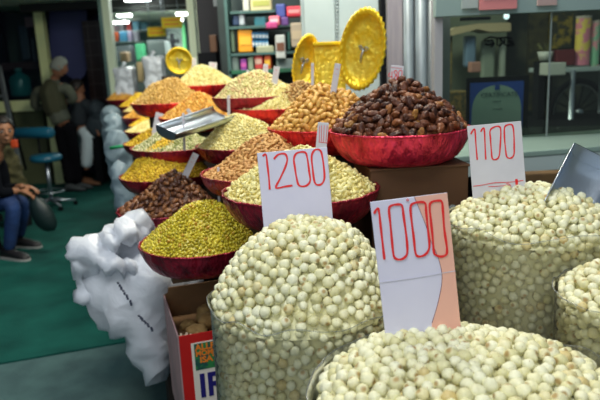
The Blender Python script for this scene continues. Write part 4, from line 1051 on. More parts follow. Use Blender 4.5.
pipe(409, .026, 3.22, M_post, 'slim grey steel post next to the mauve panel'); pipe(421.5, .030, 3.20, M_post, 'thick grey steel post between two others by the shop window')
pipe(431, .018, 3.18, mat('pipe_dark', (.09, .11, .12), .4, .2), 'thin dark pipe next to the shop window frame')
structure(pbox('window_frame', 434.5, -60, 442.5, 200, 3.05, .08, mat('frame_mauve', (.36, .36, .38), .5, .2)))
M_head = mat('header_teal', (.26, .36, .34), .5, col2=(.22, .31, .30), scale=2)
hd = tag(pbox('shop_fascia', 436, -60, 640, 12, 3.02, .06, M_head), 'grey-green fascia board above the shop window', 'fascia')
item('fascia_poster', 'faded red and pink poster on the grey-green fascia', 'poster', 480, -20, 517, 8.5, 2.99, .012, col('faded_red', (.62, .22, .22)), bandm=col('faded_pink', (.70, .42, .38)), bevel=.001)
item('fascia_notice', 'pale notice on the grey-green fascia beside the red poster', 'notice', 462, -12, 478, 8, 2.995, .01, col('pale_notice', (.36, .42, .40)), bevel=.001)
item('fascia_notice', 'small pinkish notice near the picture edge on the fascia', 'notice', 538, -8, 557, 5, 2.995, .01, col('pink_notice', (.42, .30, .28)), bevel=.001)
# glass and the room behind it
structure(pbox('window_1', 442, 8, 640, 150, 3.07, .006, glass_mat('shop_glass', (.80, .88, .82))))
structure(pbox('wall_window_back', 430, -60, 506, 180, 4.9, .08, mat('olive_back', (.15, .17, .12), .8, col2=(.09, .11, .07), scale=2.5)))
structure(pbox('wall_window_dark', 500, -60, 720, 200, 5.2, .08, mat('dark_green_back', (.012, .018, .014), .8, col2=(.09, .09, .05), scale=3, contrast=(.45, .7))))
structure(pbox('trim_5', 548.5, 12, 549.6, 150, 3.05, .01, mat('glass_joint', (.22, .27, .26), .4)))
# reflected beige street umbrella, built as a solid shape behind the glass
bm = bmesh.new(); P = [(449, 31), (456, 27), (478, 23.5), (511, 22.5), (511, 31), (490, 32), (478, 29), (462, 33), (450, 36)]
f_ = []
for off, dd in ((0, 0), (1, .25)): f_.append([bm.verts.new(at(x, y, 4.4) + Vector((0, dd, 0))) for x, y in P])
a_, b_ = f_[-2], f_[-1]; bm.faces.new(a_); bm.faces.new(b_[::-1])
for i in range(len(P)): bm.faces.new((a_[i], a_[(i + 1) % len(P)], b_[(i + 1) % len(P)], b_[i]))
tag(build('umbrella_reflection', bm, col('umbrella_beige', (.42, .34, .20), .8)), 'reflection of a beige street umbrella, built as a solid in the shop window above the certificate', 'awning')
item('jacket_reflection', 'reflection of a blue jacket from the street, built in the shop window under the reflected umbrella', 'garment', 465.5, 36, 476, 67, 4.5, .08, col('jacket_blue', (.14, .22, .32)), bevel=.03)  # passer-by's blue jacket reflected in the pane, built as a box
item('pink_parcel', 'dull pink parcel below the reflected blue jacket in the shop window', 'parcel', 471, 62, 481, 72, 4.3, .08, col('dull_pink', (.38, .19, .15)))
item('pale_curtain', 'pale grey-green curtain strip in the shop window', 'curtain', 482, 40, 495, 80, 4.6, .05, col('curtain_pale', (.24, .29, .23)), bevel=.02)
item('pale_curtain', 'narrow lighter curtain strip next to the dark part of the shop window', 'curtain', 501, 38, 505, 80, 4.55, .05, col('curtain_light', (.34, .38, .32)), bevel=.01)
item('floral_cloth', 'mottled yellow-brown cloth at the window frame side', 'cloth', 444, 34, 452, 118, 4.5, .06, mat('mottled_cloth', (.22, .17, .05), .8, col2=(.06, .05, .03), scale=25), bevel=.01)
item('fruit_crate', 'red and yellow speckled crate low in the shop window', 'crate', 447, 92, 466, 276, 4.2, .2, mat('speckled_crate', (.20, .13, .03), .8, col2=(.05, .05, .02), scale=40, contrast=(.45, .55)))
lamp = tag(empty('bulb', at(506.5, 16.5, 3.6)), 'small round white bulb glowing near the top of the shop window', 'bulb'); bm = bmesh.new(); bmesh.ops.create_uvsphere(bm, u_segments=16, v_segments=10, radius=.016); build('glass_globe', bm, mat('bulb_glow', (.8, .9, 1), .3, emit=(.75, .9, 1), estr=1.6), lamp, True, local=True)
lbox('bulb_cap', (0, 0, .021), (.014, .014, .016), M_black, lamp)
item('ledge_bar', 'dark bar lying under the fascia inside the window', 'bar', 461, 17.5, 491, 19.5, 3.7, .03, M_black)
# black scribble written on the glass
bm = bmesh.new()
def gl(x, y): return at(x, y, 3.062)
for pts in ([(484, 40), (490, 37), (497, 38), (508, 37.5), (512, 38.5)], [(487, 41), (492, 40), (494, 44), (491, 47)], [(497, 39), (497, 45), (500, 46), (503, 42), (500, 39)], [(505, 39), (504, 44), (508, 46), (512, 43), (509, 40)], [(485, 44), (489, 45), (494, 43)], [(512, 40), (514, 45), (510, 46)]):
    tube(bm, [gl(*p) for p in pts], .0042, 5)
tag(build('glass_writing', bm, M_black, None), 'black handwritten scrawl on the shop window glass above the certificate', 'writing')
# certificate
ca = at(467, 78, 3.35); cbb = at(528, 134, 3.35); w_, h_ = cbb.x - ca.x, ca.z - cbb.z
ct = tag(empty('certificate', ((ca.x + cbb.x) / 2, 3.35, cbb.z), R_(2)), 'black framed certificate with blue corners leaning inside the shop window', 'certificate')
lbox('frame', (0, .012, h_ / 2), (w_, .02, h_), M_black, ct, .003)
lbox('sheet', (-.008, 0, h_ / 2 - .012), (w_ * .86, .006, h_ * .90), col('sheet_blue', (.02, .07, .40)), ct)
bm = bmesh.new(); pts = []
for k in range(25):
    a = PI * k / 24; pts.append((-.008 - w_ * .40 * math.cos(a), -.0045, h_ * .30 + h_ * .56 * math.sin(a) ** .6))
pts = [(-.008 - w_ * .43 + .001, -.0045, .012)] + pts + [(-.008 + w_ * .43 - .001, -.0045, .012)]
f0 = [bm.verts.new(p) for p in pts]; f1 = [bm.verts.new((p[0], -.003, p[2])) for p in pts]; bm.faces.new(f0); bm.faces.new(f1[::-1])
for i in range(len(pts)): bm.faces.new((f0[i], f0[(i + 1) % len(pts)], f1[(i + 1) % len(pts)], f1[i]))
build('pale_field', bm, col('certificate_pale', (.30, .42, .38)), ct, local=True)
M_ink = col('print_grey', (.05, .08, .09))
lettering('CERTIFICATE', .034, (-.095, -.006, h_ * .66), M_ink, ct); lettering('award', .018, (-.03, -.006, h_ * .57), M_ink, ct); lettering('of merit', .016, (-.03, -.006, h_ * .44), M_ink, ct)
lbox('crest', (-.008, -.006, h_ * .82), (.024, .002, .024), col('sheet_blue', (.02, .07, .40)), ct, .003)
tag(build('window_ledge', nbox(((at(442, 134, 3.9).x + at(660, 134, 3.9).x) / 2, 3.75, cbb.z - .012), (1.55, 1.2, .02)), M_black), 'dark inner ledge of the shop window that carries the certificate', 'ledge')
# white counter ledge in front of the glass
p0 = at(524, 154, 2.55)
kt = tag(empty('white_counter', (p0.x + .30, p0.y + .20 + .1, 0), R_(10)), 'white counter ledge along the foot of the shop window', 'counter')
M_ct = mat('counter_top', (.30, .42, .36), .35, col2=(.26, .37, .32), scale=3); M_cf = mat('counter_front', (.48, .58, .56), .5)
lbox('counter_top', (.05, .06, p0.z - .012), (1.6, .50, .024), M_ct, kt, .004)
lbox('counter_front', (.05, -.175, p0.z - .058), (1.59, .02, .066), M_cf, kt, .003)
lbox('counter_body', (.05, .10, (p0.z - .1) / 2), (1.5, .36, p0.z - .1), M_black, kt)
item('tan_carton', 'dim golden brown carton below the white counter', 'carton', 523, 174, 572, 412, 2.36, .06, mat('tan_carton', (.16, .09, .03), .7, col2=(.10, .055, .02), scale=5), rz=0)
# table reflected from outside, built as a solid beyond the glass; tins, wheel
tb = tag(empty('table_reflection', at(578, 150, 4.0)), 'reflection of a narrow table with a steel leg and pale top, built behind the shop glass', 'table')
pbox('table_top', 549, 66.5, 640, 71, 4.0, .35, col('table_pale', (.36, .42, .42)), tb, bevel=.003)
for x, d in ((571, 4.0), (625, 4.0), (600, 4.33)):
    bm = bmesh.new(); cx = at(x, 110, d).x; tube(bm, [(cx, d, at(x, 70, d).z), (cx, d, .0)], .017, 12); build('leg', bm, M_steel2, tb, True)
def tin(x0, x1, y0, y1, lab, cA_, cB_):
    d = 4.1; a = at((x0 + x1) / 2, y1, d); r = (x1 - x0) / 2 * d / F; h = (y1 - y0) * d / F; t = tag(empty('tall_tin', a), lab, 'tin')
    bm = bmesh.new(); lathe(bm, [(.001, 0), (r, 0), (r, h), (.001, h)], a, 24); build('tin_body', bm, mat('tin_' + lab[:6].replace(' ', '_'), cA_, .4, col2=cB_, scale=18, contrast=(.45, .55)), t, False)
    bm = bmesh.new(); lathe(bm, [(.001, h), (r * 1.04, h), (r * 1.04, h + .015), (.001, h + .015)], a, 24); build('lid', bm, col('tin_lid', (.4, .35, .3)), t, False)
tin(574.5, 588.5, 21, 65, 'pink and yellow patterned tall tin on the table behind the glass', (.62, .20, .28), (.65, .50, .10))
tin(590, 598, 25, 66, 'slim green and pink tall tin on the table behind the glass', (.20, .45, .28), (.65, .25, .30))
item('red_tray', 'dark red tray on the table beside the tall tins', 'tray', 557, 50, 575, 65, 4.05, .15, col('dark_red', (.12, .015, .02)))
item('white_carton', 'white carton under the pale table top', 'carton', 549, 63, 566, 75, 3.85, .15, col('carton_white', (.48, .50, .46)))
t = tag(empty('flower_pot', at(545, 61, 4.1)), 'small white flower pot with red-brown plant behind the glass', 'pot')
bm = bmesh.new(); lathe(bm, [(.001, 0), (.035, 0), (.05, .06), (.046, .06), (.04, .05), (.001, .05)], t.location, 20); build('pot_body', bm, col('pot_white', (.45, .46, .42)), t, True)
bm = bmesh.new()
for k in range(14):
    a = k * 2.4; tube(bm, [t.location + Vector((0, 0, .05)), t.location + Vector((.05 * math.cos(a), .05 * math.sin(a), .10 + .02 * math.sin(k)))], [.006, .002], 5)
build('plant', bm, mat('plant_dim', (.10, .10, .03), .7), t, True)
# stand under the flower pot
tag(pbox('pot_stand', 538, 61.5, 551, 140, 4.06, .1, M_black), 'thin dark stand that carries the white flower pot', 'stand')
# wheel
wc = at(577, 112, 4.75); t = tag(empty('cart_wheel', wc, R_(12)), 'dark spoked cart wheel behind the steel table', 'wheel'); Rw = .235
bm = bmesh.new(); tube(bm, [(Rw * math.cos(a), 0, Rw * math.sin(a)) for a in [i * PI / 24 for i in range(49)]], .022, 8, cap=False); build('tyre', bm, M_black, t, True, local=True)
bm = bmesh.new(); tube(bm, [((Rw - .028) * math.cos(a), 0, (Rw - .028) * math.sin(a)) for a in [i * PI / 24 for i in range(49)]], .007, 6, cap=False); build('metal_ring', bm, col('spoke_grey', (.10, .11, .11)), t, True, local=True)
for k in range(14):
    a = k * 2 * PI / 14; bm = bmesh.new(); tube(bm, [(0, 0, 0), ((Rw - .03) * math.cos(a), 0, (Rw - .03) * math.sin(a))], .007, 5); build('spoke', bm, M_black, t, local=True)
bm = bmesh.new(); tube(bm, [(0, -.04, 0), (0, .04, 0)], .025, 12); build('hub', bm, M_steel2, t, True, local=True)
fk = tag(pbox('wheel_stand', 574, 112, 580, 242, 4.8, .04, M_black), 'dark fork that holds the cart wheel up', 'fork')
item('foliage_cloth', 'dim yellow and brown patterned cloth hanging behind the tins', 'cloth', 552, 13, 572, 48, 4.9, .05, mat('yellow_pattern', (.26, .18, .02), .8, col2=(.03, .03, .015), scale=22, contrast=(.42, .55)))
item('foliage_cloth', 'dull brown striped cloth above the flower pot', 'cloth', 530, 13, 548, 110, 5.0, .05, mat('brown_pattern', (.07, .06, .02), .8, col2=(.02, .02, .012), scale=18))
crumple('blue_bundle', [(at(585, 138, 3.6), (.11, .10, .05), (0, 0, 0)), (at(568, 142, 3.6), (.07, .08, .03), (0, 0, 0))], col('bundle_blue', (.10, .17, .26), .7), 'dull blue cloth bundle behind the glass above the white counter', 'bundle', seed=44, amp=.012, freq=14)
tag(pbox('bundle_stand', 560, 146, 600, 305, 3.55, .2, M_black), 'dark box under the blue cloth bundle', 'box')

# ------------------------------------------------------------------ people
def skin_part(chains, sub=1):
    """chains of (point, radius) grown into one skinned surface; each chain is its own armature line"""
    vs, es, rs = [], [], []; idx = {}
    for ch in chains:
        prev = None
        for p, r in ch:
            k = tuple(round(c, 4) for c in p)
            if k not in idx: idx[k] = len(vs); vs.append(p); rs.append(r)
            if prev is not None and prev != idx[k]: es.append((prev, idx[k]))
            prev = idx[k]
    me = bpy.data.meshes.new('tmp'); me.from_pydata([tuple(v) for v in vs], es, [])
    o = bpy.data.objects.new('tmp', me); C.objects.link(o)
    md = o.modifiers.new('s', 'SKIN')
    for i, r in enumerate(rs):
        rr = r if isinstance(r, (tuple, list)) else (r, r); me.skin_vertices[0].data[i].radius = rr
    me.skin_vertices[0].data[0].use_root = True
    md.use_smooth_shade = True
    s = o.modifiers.new('b', 'SUBSURF'); s.levels = sub; s.render_levels = sub
    dg = bpy.context.evaluated_depsgraph_get(); me2 = bpy.data.meshes.new_from_object(o.evaluated_get(dg)); bpy.data.objects.remove(o)
    return me2
def fuse(name, meshes, m, parent, vox=.012, smooth=2):
    bm = bmesh.new()
    for me in meshes: bm.from_mesh(me)
    me = bpy.data.meshes.new(name); bm.to_mesh(me); bm.free()
    o = bpy.data.objects.new('tmp', me); C.objects.link(o)
    md = o.modifiers.new('r', 'REMESH'); md.mode = 'VOXEL'; md.voxel_size = vox; md.use_smooth_shade = True
    if smooth: sm = o.modifiers.new('s', 'SMOOTH'); sm.iterations = smooth
    dg = bpy.context.evaluated_depsgraph_get(); me2 = bpy.data.meshes.new_from_object(o.evaluated_get(dg)); bpy.data.objects.remove(o)
    o = mesh_obj(name, me2, m, None)
    if parent is not None: o.parent = parent; o.matrix_parent_inverse = (Matrix.Translation(parent.location) @ parent.rotation_euler.to_matrix().to_4x4()).inverted()
    return o
def head_mesh(c, face, up=Vector((0, 0, 1)), s=1.0):
    """skull, brow, nose, chin and ears; face = the way it looks"""
    f = face.normalized(); r = f.cross(up).normalized(); u = r.cross(f)
    M = Matrix((r, f, u)).transposed()
    bm = bmesh.new(); bmesh.ops.create_uvsphere(bm, u_segments=28, v_segments=20, radius=1)
    for v in bm.verts:
        x, y, z_ = v.co; w = .076 * (1 - .22 * max(0, -z_) ** 1.5); d = .098
        if y > 0: d *= 1 - .14 * max(0, -z_) * .5; 
        q = Vector((x * w, y * d * (.92 if y > 0 else 1.0), z_ * .118))
        if y > .55 and -.15 < z_ < .25 and abs(x) > .2: q.y -= .006                     # eye sockets
        if y > .4 and -.95 < z_ < -.6: q.y += .010                                        # chin
        v.co = q
    nose = [bm.verts.new(p) for p in [(-.008, .086, .022), (.008, .086, .022), (-.018, .086, -.026), (.018, .086, -.026), (0, .116, -.020), (0, .096, .02)]]
    for fc in ((0, 5, 4, 2), (1, 3, 4, 5), (2, 4, 3), (0, 1, 5), (0, 2, 3, 1)): bm.faces.new([nose[i] for i in fc])
    for sx in (-1, 1):
        bmesh.ops.create_uvsphere(bm, u_segments=10, v_segments=8, radius=1, matrix=Matrix.Translation((sx * .076, -.008, 0)) @ Matrix.Diagonal((.010, .020, .032, 1)))
        bmesh.ops.create_uvsphere(bm, u_segments=10, v_segments=6, radius=1, matrix=Matrix.Translation((0, .088, -.052)) @ Matrix.Diagonal((.024, .008, .010, 1)))
    bm.transform(Matrix.Translation(c) @ M.to_4x4() @ Matrix.Scale(s, 4)); me = bpy.data.meshes.new('tmp'); bm.to_mesh(me); bm.free()
    return me, M
def hair(c, M, s, m, parent, low=-.25, front=.35, name='hair'):
    bm = bmesh.new(); bmesh.ops.create_uvsphere(bm, u_segments=32, v_segments=24, radius=1)
    dele = []
    for v in bm.verts:
        x, y, z_ = v.co
        keep = z_ > (low if y < .25 else low + (y - .25) * (front - low) / .45)
        if not keep: dele.append(v)
        k = 1.07 + .035 * noise.noise(v.co * 5)
        v.co = Vector((x * .079 * k, y * .100 * k - .004, z_ * .122 * k))
    bmesh.ops.delete(bm, geom=dele, context='VERTS')
    bmesh.ops.solidify(bm, geom=bm.faces[:], thickness=.007)
    bm.transform(Matrix.Translation(c) @ M.to_4x4() @ Matrix.Scale(s, 4)); build(name, bm, m, parent, True)
def eyes(c, M, s, parent):
    for sx in (-1, 1):
        for (nm, r, off, mm) in (('eye', .0115, .079, col('eye_white', (.35, .33, .31), .3)), ('iris', .0070, .0858, M_black)):
            bm = bmesh.new(); bmesh.ops.create_uvsphere(bm, u_segments=12, v_segments=8, radius=r, matrix=Matrix.Translation((sx * .031, off, .008)))
            bm.transform(Matrix.Translation(c) @ M.to_4x4() @ Matrix.Scale(s, 4)); last = build(nm, bm, mm, parent if nm == 'eye' else last, True)
        bm = bmesh.new(); tube(bm, [(sx * .016, .094, .026), (sx * .032, .094, .031), (sx * .048, .086, .026)], .0035, 5)
        bm.transform(Matrix.Translation(c) @ M.to_4x4() @ Matrix.Scale(s, 4)); build('eyebrow', bm, M_black, parent, True)
def hand_chains(wrist, direction, palmdown, s=1.0, curl=.5, thumb=1):
    """palm as a flat chain and five finger chains, each of its own length"""
    d = direction.normalized(); n = (palmdown - d * palmdown.dot(d)).normalized(); side = d.cross(n)
    pc = wrist + d * .045 * s; out = [[(wrist, .024 * s), (pc, (.034 * s, .020 * s)), (wrist + d * .085 * s, (.036 * s, .016 * s))]]
    for k, (off, L) in enumerate([(-.030, .060), (-.010, .078), (.011, .080), (.031, .070)]):
        b0 = wrist + d * .078 * s + side * off * s * thumb; p1 = b0 + d * L * .45 * s + n * .012 * curl * s; p2 = p1 + (d * (1 - curl * .5) + n * curl).normalized() * L * .33 * s; p3 = p2 + (d * (1 - curl) + n * curl * 1.3).normalized() * L * .3 * s
        out.append([(wrist + d * .055 * s + side * off * .8 * s * thumb, .010 * s), (b0, .0098 * s), (p1, .0090 * s), (p2, .0082 * s), (p3, .0068 * s)])
    tb_ = wrist + d * .025 * s + side * .026 * s * thumb
    out.append([(wrist + d * .02 * s, .012 * s), (tb_ + side * .012 * s * thumb, .012 * s), (tb_ + d * .032 * s + side * .026 * s * thumb + n * .008 * s, .0105 * s), (tb_ + d * .058 * s + side * .030 * s * thumb + n * .018 * s, .0085 * s)])
    return out
def shoe(ankle, toe_dir, m, sole_m, parent, L=.27, name='shoe', z0=0):
    d = toe_dir.copy(); d.z = 0; d.normalize(); side = Vector((-d.y, d.x, 0)); base = Vector((ankle.x, ankle.y, z0))
    bm = bmesh.new(); rings = []
    prof = [(-.075, .030, .05, .085), (-.06, .040, .09, .10), (-.01, .042, .10, .105), (.05, .044, .075, .08), (.11, .048, .058, .06), (.16, .044, .045, .048), (.19, .028, .030, .032), (.20, .010, .02, .022)]
    for (x, w, h, _) in prof:
        x *= L / .27; ring = []
        for k in range(12):
            a = k * 2 * PI / 12; yy = math.cos(a) * w; zz = .018 + max(0, .5 + .5 * math.sin(a)) * h
            ring.append(bm.verts.new(base + d * x + side * yy + Vector((0, 0, zz))))
        rings.append(ring)
    for a, b in zip(rings, rings[1:]):
        for k in range(12): bm.faces.new((a[k], a[(k + 1) % 12], b[(k + 1) % 12], b[k]))
    bm.faces.new(rings[0][::-1]); bm.faces.new(rings[-1]); s_ = build(name, bm, m, parent, True)
    bm = bmesh.new(); o1 = []
    for (x, w, h, _) in prof: o1.append((x * L / .27, w * 1.08))
    loop = [(x - (.006 if i == 0 else 0) + (.006 if i == len(o1) - 1 else 0), w) for i, (x, w) in enumerate(o1)] + [(x, -w) for x, w in o1[::-1]]
    lo = [bm.verts.new(base + d * x + side * y + Vector((0, 0, .001))) for x, y in loop]; hi = [bm.verts.new(base + d * x + side * y + Vector((0, 0, .026))) for x, y in loop]
    bm.faces.new(lo[::-1]); bm.faces.new(hi)
    for i in range(len(loop)): bm.faces.new((lo[i], lo[(i + 1) % len(loop)], hi[(i + 1) % len(loop)], hi[i]))
    build('sole', bm, sole_m, s_)
M_skin = mat('skin_brown', (.36, .17, .09), .55, col2=(.30, .135, .07), scale=14, spec=.4)
M_skin2 = mat('skin_tan', (.32, .14, .08), .55)
def limb(pts): return pts

# seated youth at the picture edge
def seated_person():
    t = tag(empty('person', (at(-12, 205, 5.15).x, 5.15, 0)), 'seated person with short dark hair in black top, blue jeans and white-soled shoes', 'person')
    D = 5.1
    pel = at(-22, 203, D + .05); chest = at(-16, 165, D + .02); neck = at(-4, 150, D - .02); hc = at(3.5, 131, D - .05)
    face = Vector((.62, -.78, -.08))
    shr = at(-2, 158, D + .16); shl = at(-12, 162, D - .16)
    elr = at(6, 190, D + .20); ell = at(-2, 194, D - .20)
    wr = at(24, 186, D + .03); wl = at(20, 190, D - .06)
    knr = at(24, 201, D + .14); knl = at(14, 203, D - .17); anr = at(19, 238, D + .20); anl = at(9, 252, D - .14)
    hm, M = head_mesh(hc, face, s=.98)
    body = [[(pel, .12), (pel.lerp(chest, .5), .115), (chest, (.15, .10)), (neck - Vector((0, 0, .05)), .07), (neck, .05), (hc + Vector((0, 0, -.05)), .05)],
            [(chest, (.15, .10)), (shr, .06), (elr, .044), (wr, .028)], [(chest, (.15, .10)), (shl, .06), (ell, .044), (wl, .028)],
            [(pel, .12), (pel.lerp(knr, .3), .08), (knr, .058), (anr, .038)], [(pel, .12), (pel.lerp(knl, .3), .08), (knl, .058), (anl, .038)]]
    hands = hand_chains(wr, Vector((.9, -.15, -.22)), Vector((-.1, -.3, -1)), 1.0, .55, -1) + hand_chains(wl, Vector((.85, .1, -.42)), Vector((-.1, 0, -1)), 1.0, .5, 1)
    ms = [skin_part([c_]) for c_ in body] + [skin_part([c_]) for c_ in hands] + [hm]
    fuse('body', ms, M_skin, t, .007, 2)
    top = [[(pel + Vector((0, 0, .02)), .135), (pel.lerp(chest, .5), .13), (chest, (.168, .12)), (neck - Vector((0, 0, .045)), .075)],
           [(chest, (.12, .1)), (shr, .075), (elr, .058), (wr.lerp(elr, .25), .042)], [(chest, (.12, .1)), (shl, .075), (ell, .058), (wl.lerp(ell, .25), .042)]]
    fuse('black_top', [skin_part([c_]) for c_ in top], mat('black_cloth', (.004, .005, .008), .95, bump=.5, bscale=20, spec=.1), t, .012)
    je = [[(pel + Vector((0, 0, -.02)), .13), (pel.lerp(knr, .4), .095), (knr, .073), (knr.lerp(anr, .5), .062), (anr, .052)], [(pel + Vector((0, 0, -.02)), .13), (pel.lerp(knl, .4), .095), (knl, .073), (knl.lerp(anl, .5), .062), (anl, .052)]]
    fuse('blue_jeans', [skin_part([c_]) for c_ in je], mat('denim', (.010, .045, .17), .8, col2=(.008, .03, .11), scale=9, bump=.4, bscale=30), t, .012)
    hair(hc, M, .98, mat('black_hair', (.010, .007, .006), .6), t, low=-.15, front=.42); eyes(hc, M, .98, t)
    sm = mat('black_shoe', (.008, .008, .010), .5); so = mat('white_sole', (.42, .42, .40), .6)
    shoe(Vector((anr.x, anr.y, 0)), Vector((.95, -.25, 0)), sm, so, t, .29); shoe(Vector((anl.x, anl.y, 0)), Vector((.9, -.4, 0)), sm, so, t, .29)
    # a low stool under him
    s = tag(empty('low_stool', (pel.x, pel.y, 0)), 'low dark stool under the seated person', 'stool'); zz = pel.z - .13
    bm = bmesh.new(); lathe(bm, [(.001, zz), (.17, zz), (.17, zz - .04), (.001, zz - .04)], (pel.x, pel.y, 0), 24); build('seat', bm, M_black, s)
    for k in range(4):
        a = PI / 4 + k * PI / 2; bm = bmesh.new(); tube(bm, [(pel.x + .13 * math.cos(a), pel.y + .13 * math.sin(a), 0), (pel.x + .10 * math.cos(a), pel.y + .10 * math.sin(a), zz - .03)], .014, 8); build('leg', bm, M_black, s)
    # dark bag hanging from his hands
    b = tag(empty('dark_bag', at(42, 232, D - .05)), 'dark green rounded bag hanging from the hands of the seated person', 'bag')
    bm = bmesh.new(); cc = at(42.5, 214, D - .04); bmesh.ops.create_uvsphere(bm, u_segments=28, v_segments=20, radius=1)
    for v in bm.verts:
        x, y, z_ = v.co; w = .095 * (1 + .12 * -z_); v.co = cc + Vector((x * w - .045 * z_, y * .06, z_ * .155 + .01 * noise.noise(v.co * 3)))
    build('bag_body', bm, mat('bag_dark', (.008, .022, .022), .45, bump=.3, bscale=15), b, True)
    bm = bmesh.new(); top_ = cc + Vector((-.045, 0, .145)); tube(bm, [top_ + Vector((-.03, 0, 0)), top_ + Vector((-.01, -.01, .035)), top_ + Vector((.02, -.01, .035)), top_ + Vector((.04, 0, -.01))], .006, 6); build('handle', bm, M_black, b, True)
seated_person()
# olive cloth sack and orange packet beside the youth
crumple('olive_sack', [(at(12, 168, 5.9), (.08, .10, .22), (0, -.1, 0)), (at(15, 186, 5.9), (.11, .10, .14), (0, 0, 0))], mat('olive_cloth', (.10, .09, .035), .9, col2=(.05, .05, .02), scale=20), 'olive patterned cloth bag behind the seated person', 'bag', seed=61, amp=.02, freq=9, vox=.014)
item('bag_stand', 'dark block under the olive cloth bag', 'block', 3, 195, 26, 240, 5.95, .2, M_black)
item('orange_packet', 'small bright orange packet at the neck of the olive cloth bag', 'packet', 9.5, 140, 17, 148, 5.75, .05, col('packet_orange', (.62, .07, .015)), bevel=.012)
# office stool
def stool():
    D = 6.9; c = at(46, 158, D); t = tag(empty('office_stool', (c.x, c.y, 0)), 'teal padded swivel stool with chrome star base and roll back rest', 'stool')
    M_teal = mat('teal_vinyl', (.012, .12, .20), .3, spec=.6); z_ = c.z
    bm = bmesh.new(); lathe(bm, [(.001, z_ - .035), (.15, z_ - .035), (.172, z_ - .015), (.172, z_ + .015), (.15, z_ + .04), (.001, z_ + .045)], (c.x, c.y, 0), 40); build('seat', bm, M_teal, t, True)
    a, b = at(16, 133, D + .22), at(52, 132.5, D + .05); bm = bmesh.new(); tube(bm, [a, a.lerp(b, .03), b.lerp(a, .03), b], [.05, .062, .062, .05], 20); build('back_roll', bm, M_teal, t, True)
    m_ = M_steel2
    bm = bmesh.new(); tube(bm, [(c.x, c.y, z_ - .03), (c.x, c.y, .09)], .022, 12); build('column', bm, m_, t, True)
    bm = bmesh.new(); mid = a.lerp(b, .6); tube(bm, [mid, Vector((mid.x, mid.y, z_ - .05)), Vector((c.x, c.y, z_ - .05))], .012, 8); build('back_bracket', bm, M_black, t, True)
    for k in range(5):
        an = .4 + k * 2 * PI / 5; e = Vector((c.x + .25 * math.cos(an), c.y + .25 * math.sin(an), .065)); bm = bmesh.new(); tube(bm, [(c.x, c.y, .10), e], [.02, .012], 8); l = build('leg', bm, m_, t, True)
        bm = bmesh.new(); tube(bm, [e + Vector((0, -.012, -.036)), e + Vector((0, .012, -.036))], .026, 14); build('caster', bm, M_black, l, True)
    bm = bmesh.new(); tube(bm, [(c.x + .15 * math.cos(a_), c.y + .15 * math.sin(a_), .2) for a_ in [i * PI / 16 for i in range(33)]], .008, 6, cap=False); build('foot_ring', bm, m_, t, True)
stool()
